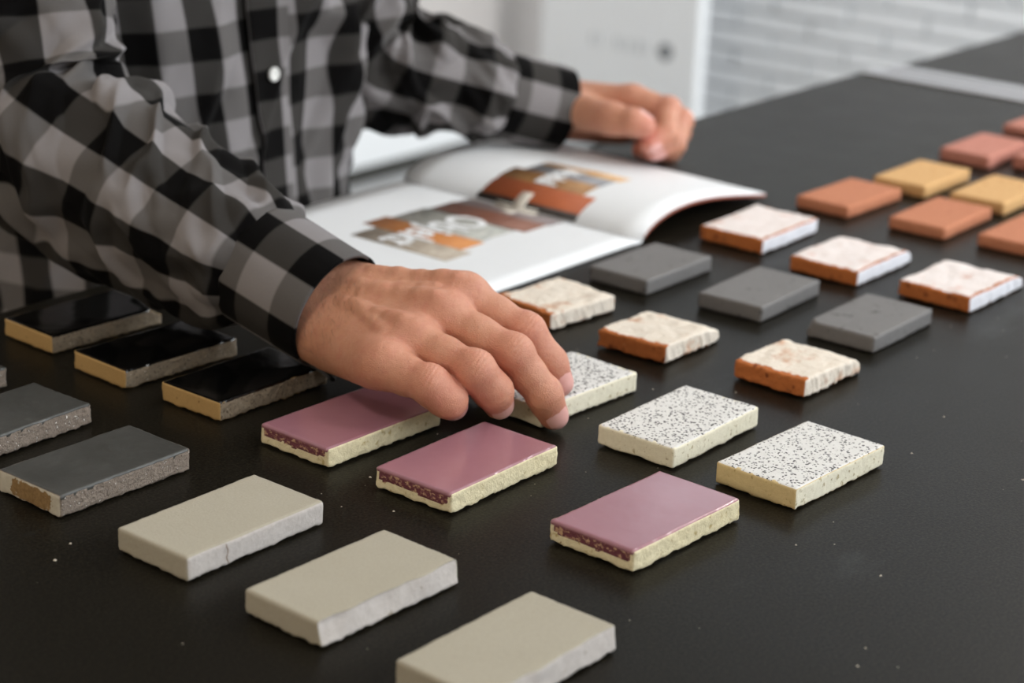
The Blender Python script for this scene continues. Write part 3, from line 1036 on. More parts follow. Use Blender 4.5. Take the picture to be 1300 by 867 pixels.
def make_tile(key):
    k = key[0]
    W, L, H = [d * 0.001 for d in DIM[k]]
    sd = 11 * (ord(k) - 64) + int(key[1])
    res = {'A': .0014, 'B': .0013, 'C': .0013, 'D': .0012, 'E': .0012, 'F': .0013, 'G': .0018, 'H': .0016}.get(k, .0024)
    kw = {
        'A': dict(r=.0008, rough=(.05, .4, .14, .8, 1.1), ragged=1.3, ridge=.5),
        'B': dict(r=.0010, rough=(.08, .5, .5, .7, .9), ragged=1.6, wavy=.4),
        'C': dict(r=.0016, rough=(.05, .4, .25, .4, .5), ragged=1.5, bevel={'1': 1.0, '2': 6.5, '3': 3.0}[key[1]]),
        'D': dict(r=.0010, rough=(.04, .5, .45, .6, .8), ragged=1.5, wavy=.4),
        'E': dict(r=.0010, rough=(.12, .5, .22, .4, .45), ragged=1.3, wavy=.3),
        'F': dict(r=.0012, rough=(.55, .8, .6, .8, .6), ragged=2.2, ridge=1.1, lump=1.5, wavy=1.0,
                  drop={'1': .005, '2': .021, '3': .013}[key[1]], corner=.004),
        'G': dict(r=.0012, rough=(.1, .3, .25, .3, .25), ragged=.5, wavy=.3),
        'H': dict(r=.0012, rough=(.5, .6, .4, .6, .4), ragged=1.4, ridge=.5 if key != 'H3' else 1.2, lump=1.5, wavy=1.2,
                  drop={'1': .004, '2': .018, '3': .026}[key[1]], corner=.004),
    }.get(k, dict(r=.0014, rough=(.12, .3, .25, .3, .25), ragged=.3, wavy=.3))
    p, Q, F, n, zr = shape_tile(W, L, H, res, sd, **kw)
    if key == 'G3':     # the chipped corner at the left
        d = np.linalg.norm(p - np.array([-L / 2, W / 2, H]), axis=1)
        p = p + (np.array([.002, -.002, -.003])[None, :] * np.clip(1 - d / .006, 0, 1)[:, None])
    if key == 'A1':     # right end broken off at a slant
        t = np.clip((p[:, 0] - (L / 2 - .010)) / .010, 0, 1) * np.clip(-p[:, 1] / (W / 2), 0, 1)
        p[:, 2] -= .006 * t * zr
    x, y, a = TILE_POS[key]
    loc, rz = (x, y, TZ), math.radians(a)
    name = 'brick_slip' if k in 'FH' else 'tile_sample'
    cat = 'brick slip' if k in 'FH' else 'tile'
    ctr = p[Q].mean(1)
    top = F == 0
    nz = fbm(ctr * 1000 / 3.0, sd + 90, 3)
    if k in 'GIJKM':
        o = mesh_obj(name, p, Q, M[{'M': 'K'}.get(k, k)], None, loc, rz)
        set_props(o, LABEL[key], cat, GROUP[k])
        return
    root = set_props(empty(name, loc, rz), LABEL[key], cat, GROUP[k])
    if k == 'C':
        mesh_obj('body', p, Q, M['C'], root)
        s = (F == 4)
        v, f = skin_part(p, Q, n, s, .00008)
        mesh_obj('cut_face', v, f, M['C_cut'], root)
        if key == 'C1':
            near = p[(np.abs(p[:, 0] + .0215) < .0016) & (n[:, 1] < -.9)]
            near = near[np.argsort(near[:, 2])]
            g = Geo()
            for a_, b_ in zip(near[:-3:3], near[3::3]):
                xa, xb = -.0215 + .0006 * math.sin(a_[2] * 900), -.0215 + .0006 * math.sin(b_[2] * 900)
                g.add([(xa - .0003, a_[1] - .0002, a_[2]), (xa + .0003, a_[1] - .0002, a_[2]), (xb + .0003, b_[1] - .0002, b_[2]), (xb - .0003, b_[1] - .0002, b_[2])], [(0, 1, 2, 3)])
            g.build('crack_line', M['crack'], root)
    elif k == 'A':
        mesh_obj('body', p, Q, M['A_body'], root)
        v, f = skin_part(p, Q, n, (F == 4) | (F == 3), .00008)
        mesh_obj('cut_face', v, f, M['A_cut'], root)
        v, f = skin_part(p, Q, n, top | ((F == 4) & (ctr[:, 2] > H - .0011 + nz * .0012)), .00025)
        mesh_obj('glaze', v, f, M['A_top'], root)
    elif k == 'B':
        mesh_obj('body', p, Q, M['B_cut'], root)
        v, f = skin_part(p, Q, n, F == 2, .00008)
        mesh_obj('end_face', v, f, M['B_end'], root)
        v, f = skin_part(p, Q, n, top | ((F == 4) & (ctr[:, 2] > H - .0014 + nz * .0016)), .00025)
        mesh_obj('engobe', v, f, M['B_top'], root)
    elif k == 'D':
        mesh_obj('body', p, Q, M['D_body'], root)
        n2 = fbm(ctr * 1000 / 9.0, sd + 70, 2)
        low = {'1': .0058, '2': .0056, '3': .0066}[key[1]] + .0016 * n2 + .0008 * nz
        inb = (np.abs(ctr[:, 1]) < W / 2 - .0022)
        v, f = skin_part(p, Q, n, (F == 2) & (ctr[:, 2] > low) & inb, .00018)
        mesh_obj('glaze_run', v, f, M['D_side'], root)
        v, f = skin_part(p, Q, n, top | ((F == 2) & (ctr[:, 2] > H - .0016)), .00040)
        mesh_obj('glaze', v, f, M['D_top'], root)
    elif k == 'E':
        mesh_obj('body', p, Q, M['E_body_tan' if key == 'E3' else 'E_body'], root)
        if key == 'E3':
            v, f = skin_part(p, Q, n, F == 4, .00006)
            mesh_obj('cut_face', v, f, M['E_body'], root)
        v, f = skin_part(p, Q, n, top & ~((np.abs(ctr[:, 0]) > L / 2 - .002) & (nz > .25)), .0002)
        mesh_obj('speckled_face', v, f, M['E_top'], root)
    elif k in 'FH':
        mesh_obj('body', p, Q, M['F_body'], root)
        if k == 'F':
            sel = top | (F == 4) | (F == 3) | (F == 5)
            sel &= ~((F == 0) & (ctr[:, 0] < -L / 2 + .004 + .003 * nz))
            v, f = skin_part(p, Q, n, sel, .0002)
            mesh_obj('limewash', v, f, M['F_top'], root)
        else:
            sel = (F == 4) | (F == 3) | (F == 5)
            v, f = skin_part(p, Q, n, sel, .00015)
            mesh_obj('white_side', v, f, M['H_side'], root)
            sel = top & ~((ctr[:, 0] < -L / 2 + .002 + .002 * nz) | (ctr[:, 1] < -W / 2 + .0022 + .0022 * nz) | (ctr[:, 0] > L / 2 - .003 - .002 * nz))
            v, f = skin_part(p, Q, n, sel, .0003)
            mesh_obj('limewash', v, f, M['H_top'], root)


for key in TILE_POS:
    make_tile(key)
#MARK_MAGAZINE
# ------------------------------------------------------------------ the open magazine
SPX, PY0, PY1 = 1.267, 0.856, 1.111


def page_z(x):
    """upper surface of the open spread"""
    x = np.asarray(x, float)
    t = np.clip((x - SPX) / .19, 0, 1)
    far = .9014 + .0185 * np.clip(np.sin(math.pi * np.power(t, .62)), 0, None) + .0035 * t
    near = .9020 - .0008 * np.clip((SPX - x) / .02, 0, 1) * 0 - .0010 * np.clip(1 - (SPX - x) / .012, 0, 1)
    return np.where(x > SPX, far, near)


def sheet(x0, x1, y0, y1, nx, ny, thick, off=0.0, skew=0.0):
    xs_, ys_ = np.linspace(x0, x1, nx), np.linspace(y0, y1, ny)
    Xg, Yg = np.meshgrid(xs_, ys_, indexing='ij')
    z = page_z(Xg) + off
    Xs = Xg + skew * (Yg - y0) / (y1 - y0) * np.clip((Xg - SPX) / .19, 0, 1)
    top = np.stack([Xs, Yg, z], -1).reshape(-1, 3)
    bot = np.stack([Xs, Yg, z - thick], -1).reshape(-1, 3)
    A = np.arange(nx * ny).reshape(nx, ny)
    q = np.stack([A[:-1, :-1], A[1:, :-1], A[1:, 1:], A[:-1, 1:]], -1).reshape(-1, 4)
    N = nx * ny
    rim = list(A[:, 0]) + list(A[-1, 1:]) + list(A[-2::-1, -1]) + list(A[0, -2:0:-1])
    rq = [(rim[i], rim[i] + N, rim[(i + 1) % len(rim)] + N, rim[(i + 1) % len(rim)]) for i in range(len(rim))]
    rel = np.concatenate([top, bot]) - np.array([SPX, PY0, TZ])
    return rel, np.concatenate([q, q[:, ::-1] + N, np.array(rq)])


mag = set_props(empty('magazine', (SPX, PY0, TZ)), 'open white magazine with a printed brick collage, lying under the checked arms', 'magazine')
v, f = sheet(1.058, SPX, PY0, PY1, 24, 12, .0016)
near_page = mesh_obj('page', v, f, M['paper'], mag)
v, f = sheet(SPX, SPX + .187, PY0, PY1, 60, 12, .0009, 0, .012)
far_page = mesh_obj('page', v, f, M['paper'], mag)
v, f = sheet(SPX + .003, SPX + .186, PY0 - .0006, PY1 - .0005, 60, 4, .0022, -.0010, .012)
mesh_obj('cover', v, f, M['cover'], mag)


def print_strip(x0, x1, y0, y1, mat, page, off=.00022, name='printed_brick'):
    v, f = sheet(x0, x1, y0, y1, max(4, int((x1 - x0) / .0012)), 3, .0001, off)
    mesh_obj(name, v, f, P[mat], page)


print_strip(1.1110, 1.1420, .9290, 1.0285, 's1', near_page)
print_strip(1.1422, 1.1710, .9400, 1.0440, 's2', near_page)
print_strip(1.1712, 1.2130, .9440, 1.0390, 's3', near_page)
print_strip(1.2130, 1.2160, .9440, 1.0360, 'dark', near_page)
print_strip(1.2160, 1.2460, .9355, 1.0350, 's4', near_page)
print_strip(1.2460, 1.2660, .9330, 1.0325, 's5', near_page)
print_strip(1.2675, 1.2725, .9235, 1.0290, 'dark', far_page)
print_strip(1.2725, 1.2890, .9235, 1.0270, 's6', far_page)
print_strip(1.2890, 1.2960, .9235, 1.0260, 's6', far_page)
print_strip(1.2960, 1.3190, .9370, 1.0270, 's7', far_page)
print_strip(1.3190, 1.3420, .9355, 1.0170, 's8', far_page)
print_strip(1.3420, 1.3600, .9330, 1.0180, 's9', far_page)


def word(txt, x_start, y_base, size, sx, mat, page, name):
    """printed word read from the standing person's side: runs towards -X, tops towards -Y"""
    cu = bpy.data.curves.new(name, 'FONT')
    cu.body = txt
    cu.size = size
    cu.offset = 0.0012
    ob = bpy.data.objects.new(name, cu)
    COL.objects.link(ob)
    dg = bpy.context.evaluated_depsgraph_get()
    me = ob.evaluated_get(dg).to_mesh()
    vs = np.array([p.co[:] for p in me.vertices])
    fs = [tuple(q.vertices) for q in me.polygons]
    ob.to_mesh_clear()
    bpy.data.objects.remove(ob)
    bpy.data.curves.remove(cu)
    X, Y = x_start - vs[:, 0] * sx, y_base - vs[:, 1]
    z = page_z(X) + .0007
    mesh_obj(name, np.stack([X, Y, z], 1) - np.array([SPX, PY0, TZ]), fs, P[mat], page, smooth=False)


word('Objekt', 1.2190, 1.0040, .050, .72, 'word', near_page, 'printed_word')
word('Modul', 1.3440, .9900, .030, .60, 'word', far_page, 'printed_word')
print_strip(1.2510, 1.2820, .9775, .9895, 'plus', near_page, .0005, 'printed_plus_sign')
print_strip(1.2605, 1.2685, .9620, 1.0070, 'plus', near_page, .0005, 'printed_plus_sign')

# crumbs and dust on the black table: nobody could count them
g = Geo()
rc = random.Random(3)
spots = [(0.735, 0.70), (0.73, 0.68), (0.76, 0.69), (0.745, 0.655), (0.90, 0.47), (0.875, 0.455), (0.86, 0.47), (0.99, 0.55), (0.62, 0.56), (0.60, 0.75),
         (0.93, 0.66), (1.0, 0.66), (1.0, 0.64), (1.07, 0.55), (0.72, 0.62), (0.71, 0.60)]
spots += [(rc.uniform(.55, 1.3), rc.uniform(.35, .8)) for _ in range(60)]
for cx, cy in spots:
    s = rc.choice((.0003, .0004, .0005, .0009)) * rc.uniform(.7, 1.3)
    pts = [(cx + s * math.cos(a) * rc.uniform(.6, 1.4), cy + s * math.sin(a) * rc.uniform(.6, 1.4), TZ + .00002) for a in (0, 1.6, 3.1, 4.7)]
    g.add(pts + [(cx, cy, TZ + s * .7)], [(0, 1, 4), (1, 2, 4), (2, 3, 4), (3, 0, 4), (3, 2, 1, 0)])
o = g.build('tile_dust', m_plain('pale_dust', rgb(190, 182, 168), 0.9))
set_props(o, 'pale crumbs and dust scattered over the black table', 'dust', None, 'stuff')
#MARK_PERSON
# ------------------------------------------------------------------ the person
V3 = lambda *a: np.array(a, float)
PO = V3(1.10, 1.25, 0.0)          # where the person stands


def unit(v):
    return v / max(np.linalg.norm(v), 1e-9)


HAND_R = dict(
    index=[(0.9182, 0.6742, 0.9229), (0.9125, 0.6790, 0.9365), (0.9037, 0.6908, 0.9556), (0.8929, 0.7309, 0.9709), (0.8736, 0.8139, 0.9638)],
    middle=[(0.8986, 0.6627, 0.9104), (0.8901, 0.6654, 0.9258), (0.8779, 0.6798, 0.9508), (0.8711, 0.7292, 0.9643), (0.8624, 0.8115, 0.9555)],
    ring=[(0.8692, 0.6822, 0.9205), (0.8588, 0.6786, 0.9329), (0.8467, 0.6836, 0.9477), (0.8451, 0.7313, 0.9547), (0.8539, 0.8060, 0.9479)],
    pinky=[(0.8418, 0.6955, 0.9241), (0.8313, 0.6911, 0.9322), (0.8224, 0.6977, 0.9417), (0.8215, 0.7320, 0.9452), (0.8480, 0.7990, 0.9407)],
    thumb=[(0.8890, 0.7064, 0.9160), (0.9033, 0.7235, 0.9171), (0.9092, 0.7523, 0.9212), (0.8886, 0.8046, 0.9451)])
HAND_L = dict(
    index=[(1.4289, 0.9633, 0.9340), (1.4467, 0.9584, 0.9412), (1.4668, 0.9716, 0.9580), (1.4613, 1.0071, 0.9622), (1.4400, 1.0750, 0.9570)],
    middle=[(1.4499, 0.9728, 0.9222), (1.4708, 0.9660, 0.9272), (1.4956, 0.9770, 0.9417), (1.4837, 1.0141, 0.9496), (1.4500, 1.0800, 0.9500)],
    ring=[(1.4684, 0.9886, 0.9161), (1.4877, 0.9809, 0.9157), (1.5124, 0.9898, 0.9263), (1.4994, 1.0241, 0.9358), (1.4560, 1.0850, 0.9430)],
    pinky=[(1.4839, 1.0087, 0.9105), (1.4985, 1.0010, 0.9110), (1.5208, 1.0070, 0.9151), (1.5103, 1.0364, 0.9244), (1.4610, 1.0880, 0.9350)],
    thumb=[(1.4193, 0.9639, 0.9525), (1.4143, 0.9733, 0.9545), (1.4143, 0.9972, 0.9539), (1.4270, 1.0550, 0.9500)])
RAD = dict(index=(.0079, .0094, .0105, .0118), middle=(.0081, .0097, .0109, .0120), ring=(.0083, .0097, .0107, .0118),
           pinky=(.0084, .0098, .0104, .0114), thumb=(.0092, .0108, .0120, .0150))
WRIST_R, ELBOW_R, SHOULDER_R = V3(.8558, .8200, .9513), V3(.8439, 1.0703, 1.0256), V3(.888, 1.195, 1.345)
WRIST_L, ELBOW_L, SHOULDER_L = V3(1.4480, 1.0900, .9450), V3(1.268, 1.166, 1.0030), V3(1.285, 1.215, 1.345)


def build_hand(J, side, wrist, elbow, h, detail):
    J = {k: [np.array(p) for p in v] for k, v in J.items()}
    hinge = unit(J['index'][3] - J['pinky'][3])
    dors = (lambda d: unit(np.cross(d, hinge))) if side == 'r' else (lambda d: unit(np.cross(hinge, d)))
    allp = np.array([p for v in J.values() for p in v] + [wrist])
    fd = unit(elbow - wrist)
    stub = wrist + fd * .07
    G = Grid(np.minimum(allp.min(0), stub) - .032, np.maximum(allp.max(0), stub) + .032, h)
    fing = ['index', 'middle', 'ring', 'pinky']
    base_r = dict(index=.0150, middle=.0158, ring=.0160, pinky=.0165)
    # palm and back of the hand
    s, X, Y, Z = G.box(allp, .03)
    for k in fing:
        b, m_ = J[k][4], J[k][3]
        G.put(s, G.cone(X, Y, Z, b, m_, base_r[k], RAD[k][3] + .0008), .010)
    palm_n = dors(unit(J['middle'][3] - J['middle'][4]))
    for a, b in (('index', 'middle'), ('middle', 'ring'), ('ring', 'pinky')):      # muscles between the bones
        p0, p1 = (J[a][4] + J[b][4]) / 2 + palm_n * .0004, (J[a][3] + J[b][3]) / 2 - palm_n * .0022
        G.put(s, G.cone(X, Y, Z, p0, p1 * .88 + p0 * .12, .0150, .0118), .010)
    pb = J['pinky'][4] - palm_n * .008
    G.put(s, G.cone(X, Y, Z, pb + (J['pinky'][3] - pb) * .05, pb + (J['pinky'][3] - palm_n * .006 - pb) * .8, .0165, .0125), .012)
    T = J['thumb']
    G.put(s, G.cone(X, Y, Z, T[3], T[2], .0185, .0140), .012)
    # wrist and forearm
    lat = unit(J['index'][4] - J['pinky'][4])
    s, X, Y, Z = G.box(np.array([wrist, stub, *[J[k][4] for k in fing]]), .035)
    for q in (-1, 1):
        w0 = wrist + lat * q * .0125
        G.put(s, G.cone(X, Y, Z, w0, stub + lat * q * .012, .0185, .021), .012)
        G.put(s, G.cone(X, Y, Z, w0, (J['index'] if q > 0 else J['pinky'])[4], .0185, .0150), .012)
    # fingers: each blends into the palm, not into its neighbour
    base = G.F.copy()
    for k in fing + ['thumb']:
        pts = J[k][:4] if k != 'thumb' else J[k][:3]
        s, X, Y, Z = G.box(np.array(pts), .03)
        d = None
        r = RAD[k]
        for i in range(len(pts) - 1):
            c = G.cone(X, Y, Z, pts[i], pts[i + 1], r[i], r[i + 1])
            d = c if d is None else smin(d, c, .005)
        for i in range(1, len(pts) - 1):         # joint knuckles
            ax = unit(unit(pts[i - 1] - pts[i]) + unit(pts[i] - pts[i + 1]))
            nn = dors(ax)
            d = smin(d, Grid.ell(X, Y, Z, pts[i] + nn * .0012, (r[i] * .97,) * 3), .006)
        # pad of the fingertip
        for i in range(len(pts) - 1):            # flesh between the joints
            mid = pts[i] * .5 + pts[i + 1] * .5
            ax = unit(pts[i] - pts[i + 1])
            d = smin(d, Grid.ell(X, Y, Z, mid - dors(ax) * .0015, ((r[i] + r[i + 1]) * .5 * 1.0,) * 3), .006)
        t0 = pts[0] - dors(unit(pts[0] - pts[1])) * .0012
        d = smin(d, Grid.ell(X, Y, Z, t0, (r[0] * .98,) * 3), .004)
        both = smin(base[s], d.astype(np.float32), .0095)
        G.F[s] = np.minimum(G.F[s], both)
    # knuckles, tendons and veins on the back of the hand
    if detail:
        s, X, Y, Z = G.box(allp, .02)
        def surf(p, n):              # where the ray p + t n leaves the hand
            for t_ in np.arange(.004, .030, .0004):
                q_ = np.round((p + n * t_ - G.lo) / h).astype(int)
                if np.any(q_ < 0) or np.any(q_ >= G.n) or G.F[tuple(q_)] > 0:
                    break
            return p + n * t_
        tend = []
        for k in fing:
            b, m_ = J[k][4], J[k][3]
            n = dors(unit(m_ - b))
            G.put(s, G.cone(X, Y, Z, m_ + n * .0016, m_ + n * .0012 + (b - m_) * .12, .0102, .0100), .012)
            if k != 'pinky':
                for f0, f1 in ((.30, .50), (.50, .68), (.68, .84), (.84, .97)):
                    p0, p1 = surf(b + (m_ - b) * f0, n) - n * .0018, surf(b + (m_ - b) * f1, n) - n * .0020
                    tend.append((p0, p1, .0026, .0030))
        def on_back(u, f):           # u across (0 index .. 3 pinky), f along the bones
            i = min(int(u), 2)
            t = u - i
            A = J[fing[i]][4] * (1 - f) + J[fing[i]][3] * f
            B = J[fing[i + 1]][4] * (1 - f) + J[fing[i + 1]][3] * f
            return surf(A * (1 - t) + B * t, palm_n) - palm_n * .0013
        veins = []
        for chain in ([(0.55, .90), (.75, .62), (1.35, .38)], [(2.5, .88), (2.3, .60), (1.9, .38)]):
            for (u0, f0), (u1, f1) in zip(chain[:-1], chain[1:]):
                for w0, w1 in ((0, .34), (.33, .67), (.66, 1)):
                    veins.append((on_back(u0 + (u1 - u0) * w0, f0 + (f1 - f0) * w0), on_back(u0 + (u1 - u0) * w1, f0 + (f1 - f0) * w1), .0013, .0013))
        for p0, p1, r0, r1 in tend:
            G.put(s, G.cone(X, Y, Z, p0, p1, r0, r1), .006)
        for p0, p1, r0, r1 in veins:
            G.put(s, G.cone(X, Y, Z, p0, p1, r0, r1), .0055)
    V, Q = surface_nets(G.F, G.lo, h)
    # vertex normals
    e1, e2 = V[Q[:, 2]] - V[Q[:, 0]], V[Q[:, 3]] - V[Q[:, 1]]
    fn = np.cross(e1, e2)
    N = np.zeros_like(V)
    for i in range(4):
        np.add.at(N, Q[:, i], fn)
    N /= np.maximum(np.linalg.norm(N, axis=1, keepdims=True), 1e-12)
    blush = np.zeros(len(V))
    disp = np.zeros(len(V))
    for k in fing + ['thumb']:
        pts = J[k]
        for i in (0, 1, 2, 3):
            if i >= len(pts):
                continue
            d2 = ((V - pts[i]) ** 2).sum(1)
            blush += (1.0, .35, .6, .35)[i] * np.exp(-d2 / (.012, .011, .013, .016)[i] ** 2)
        if detail and k != 'thumb':
            for i, sp, am, ln in ((2, .0025, .00042, .0070), (1, .0020, .00026, .0040)):
                ax = unit(unit(pts[i - 1] - pts[i]) + unit(pts[i] - pts[i + 1]))
                nn = dors(ax)
                rel = V - pts[i]
                a = rel @ ax
                dn = (rel * nn).sum(1)
                latc = rel @ np.cross(ax, nn)
                near = (np.linalg.norm(rel, axis=1) < .020)
                bend = a + 6.0 * latc ** 2 * np.sign(a + 1e-9) * -1 + .0006 * fbm(V * 420, 3, 2)
                wv = np.abs(np.cos(math.pi * bend / sp)) ** 6
                disp -= near * am * wv * np.exp(-(a / ln) ** 2) * np.clip((N @ nn) * 1.4 - .2, 0, 1) * np.clip(dn / .004, 0, 1)
    if detail:
        disp += .00022 * fbm(V * 240, 11, 3)
        # fine slanting folds across the back of the hand
        w = unit(J['middle'][3] - J['middle'][4])
        back = np.clip((N @ palm_n) * 1.3 - .2, 0, 1)
        disp -= .00016 * back * np.clip(fbm(np.stack([V @ w / .0016, V @ hinge / .007, V @ palm_n / .02], 1), 8, 2), 0, 1)
    V = V + N * disp[:, None]
    def field(P_):
        f_ = (P_ - G.lo) / h
        i_ = np.clip(np.floor(f_).astype(int), 0, G.n - 2)
        t_ = f_ - i_
        r_ = 0.0
        for a_ in (0, 1):
            for b_ in (0, 1):
                for c_ in (0, 1):
                    w_ = (t_[:, 0] if a_ else 1 - t_[:, 0]) * (t_[:, 1] if b_ else 1 - t_[:, 1]) * (t_[:, 2] if c_ else 1 - t_[:, 2])
                    r_ = r_ + w_ * G.F[i_[:, 0] + a_, i_[:, 1] + b_, i_[:, 2] + c_]
        return r_
    nails = []
    for k in fing + ['thumb']:
        tip, dip = J[k][0], J[k][1]
        ax = unit(tip - dip)
        nn = dors(ax)
        if k == 'thumb':
            nn = unit(np.cross(ax, np.cross(palm_n, ax)))
        la = np.cross(ax, nn)
        if side == 'r' and k != 'thumb':      # the fingertips roll towards the little finger side
            ro = math.radians(24)
            nn, la = nn * math.cos(ro) + (-hinge + ax * (ax @ hinge)) * math.sin(ro), None
            nn = unit(nn - ax * (ax @ nn))
            la = np.cross(ax, nn)
        r = RAD[k][0]
        vs, n_u, n_v = [], 13, 11
        org, dirs = [], []
        for i in range(n_v):
            v_ = i / (n_v - 1)
            half = math.radians(54) * (1 - .10 * (2 * v_ - 1) ** 2) * min(1.0, math.sqrt(max(0.0, 1 - max(0, (v_ - .72) / .30) ** 2)) + .02) * min(1.0, .55 + v_ * 3.0)
            for j in range(n_u):
                a = (j / (n_u - 1) * 2 - 1) * half
                al = -r * .95 + v_ * r * 1.80
                rad_dir = nn * math.cos(a) + la * math.sin(a)
                o_ = tip + ax * min(al, 0.0)
                org.append(o_)
                dirs.append(unit(rad_dir + ax * max(0.0, al) / r * 1.25))
                vs.append(.00030 - .00034 * max(0.0, 1 - v_ * 5) - .0002 * max(0.0, abs(j / (n_u - 1) * 2 - 1) - .75) * 4)
        A = np.arange(n_u * n_v).reshape(n_v, n_u)
        q = np.stack([A[:-1, :-1], A[1:, :-1], A[1:, 1:], A[:-1, 1:]], -1).reshape(-1, 4)
        org, dirs = np.array(org), np.array(dirs)
        lo_, hi_ = np.zeros(len(org)), np.full(len(org), .022)
        for _ in range(18):
            md = (lo_ + hi_) / 2
            out_ = field(org + dirs * md[:, None]) > 0
            hi_, lo_ = np.where(out_, md, hi_), np.where(out_, lo_, md)
        nails.append((org + dirs * (lo_ + np.array(vs))[:, None], q))
    hairs = None
    if detail:
        rr_ = random.Random(12)
        hv, hf = [], []
        w = unit(J['middle'][3] - J['middle'][4])
        rel = V - wrist
        cand = np.argwhere(((N @ palm_n) > .1) & ((rel @ w) < .050) & ((rel @ w) > -.01) & ((rel @ lat) < .012)).ravel()
        cand = cand[rel[cand] @ w + .5 * np.abs(rel[cand] @ lat + .02) < .048]
        for _ in range(230):
            i = int(cand[rr_.randrange(len(cand))])
            d_ = unit(w * rr_.uniform(.2, .9) - lat * rr_.uniform(.5, 1.1) + V3(rr_.uniform(-.3, .3), rr_.uniform(-.3, .3), rr_.uniform(-.3, .3)))
            d_ = unit(d_ - N[i] * (d_ @ N[i]) * .95)
            sd = np.cross(d_, N[i])
            ln_ = rr_.uniform(.004, .0085)
            o_ = len(hv)
            for t_, h_ in ((0, -.0003), (.35, .0005), (.7, .0007), (1, .0006)):
                c_ = V[i] + d_ * ln_ * t_ + N[i] * h_ + sd * (.0009 * t_ * t_)
                w_ = .000055 * (1 - t_) + .000015
                hv += [c_ + sd * w_, c_ - sd * w_, c_ + N[i] * w_]
            for k_ in range(3):
                for e_ in range(3):
                    a_, b_ = o_ + k_ * 3 + e_, o_ + k_ * 3 + (e_ + 1) % 3
                    hf.append((a_, b_, b_ + 3, a_ + 3))
        hairs = (np.array(hv), np.array(hf))
    return V, Q, np.clip(blush, 0, 1), nails, hairs


VR, QR, BR, NAIL_R, HAIR_R = build_hand(HAND_R, 'r', WRIST_R, ELBOW_R, .00085, True)
VL, QL, BL_, NAIL_L, _none = build_hand(HAND_L, 'l', WRIST_L, ELBOW_L, .0014, False)

# body under the clothes, neck and head
G = Grid((.80, .98, .78), (1.40, 1.42, 1.72), .0075)
s, X, Y, Z = G.box(np.array([[.80, .98, .78], [1.40, 1.42, 1.72]]), 0)
for c, r in (((1.09, 1.24, .90), (.130, .090, .16)), ((1.09, 1.23, 1.05), (.140, .090, .18)), ((1.09, 1.215, 1.22), (.165, .095, .15))):
    G.put(s, Grid.ell(X, Y, Z, c, r), .04)
for sh, el, wr in ((SHOULDER_R, ELBOW_R, WRIST_R), (SHOULDER_L, ELBOW_L, WRIST_L)):
    G.put(s, Grid.cone(X, Y, Z, sh, el, .043, .034), .02)
    G.put(s, Grid.cone(X, Y, Z, el, el + (wr - el) * .85, .034, .022), .02)
    G.put(s, Grid.cone(X, Y, Z, (1.09, 1.2, 1.37), sh, .05, .046), .04)
G.put(s, Grid.cone(X, Y, Z, (1.09, 1.19, 1.36), (1.09, 1.145, 1.48), .058, .054), .03)
# head bowed towards the tiles
tilt = math.radians(28)
HM = np.array([[1, 0, 0], [0, math.cos(tilt), math.sin(tilt)], [0, -math.sin(tilt), math.cos(tilt)]])   # world -> head
HC = V3(1.09, 1.105, 1.555)
hp = lambda x, y, z: HC + HM.T @ V3(x, y, z)          # head axes: -y is the face
for c, r, k in (((0, .010, .022), (.076, .096, .090), .01), ((0, -.022, -.045), (.058, .068, .072), .03), ((0, -.060, -.088), (.030, .028, .024), .03)):
    G.put(s, Grid.ell(X, Y, Z, hp(*c), r, HM), k)
G.put(s, Grid.cone(X, Y, Z, hp(0, -.090, .012), hp(0, -.116, -.028), .008, .013), .012)       # nose
for q in (-1, 1):
    G.put(s, Grid.ell(X, Y, Z, hp(q * .030, -.082, .026), (.022, .012, .008), HM), .010)       # brow
    G.put(s, Grid.ell(X, Y, Z, hp(q * .078, .012, -.008), (.009, .018, .032), HM), .008)       # ear
    G.put(s, Grid.ell(X, Y, Z, hp(q * .011, -.104, -.030), (.009, .009, .007), HM), .006)      # nostril wing
    e = Grid.ell(X, Y, Z, hp(q * .031, -.094, .006), (.017, .014, .010), HM)
    G.F[s] = np.maximum(G.F[s], -smin(e, np.full_like(e, 1.0), .004))
for zz in (-.057, -.068):
    G.put(s, Grid.ell(X, Y, Z, hp(0, -.090, zz), (.025, .010, .006), HM), .006)                # lips
VB, QB = surface_nets(G.F, G.lo, G.h)

V = np.concatenate([VB, VR, VL]) - PO
Q = np.concatenate([QB, QR + len(VB), QL + len(VB) + len(VR)])
person = mesh_obj('person', V, Q, M['skin'], None, tuple(PO), 0, True, None,
                  {'blush': np.concatenate([np.zeros(len(VB)), BR, BL_])})
set_props(person, 'person in a grey and black checked shirt reaching over the table for a speckled tile', 'person')
for vs, q in NAIL_R + NAIL_L:
    mesh_obj('fingernail', vs - PO, q, M['nail'], person)
for q in (-1, 1):
    g = Geo().lathe([(0.001, -.011), (.006, -.009), (.0095, -.005), (.011, 0), (.0095, .005), (.006, .009), (.001, .011)], (0, 0, 0), 'z', 16)
    o = mesh_obj('eye', np.array(g.v) * .85 + hp(q * .031, -.0725, .006) - PO, g.f, M['eye'], person)

o = mesh_obj('arm_hair', HAIR_R[0] - PO, HAIR_R[1], M['arm_hair'], person)
o['kind'] = 'stuff'
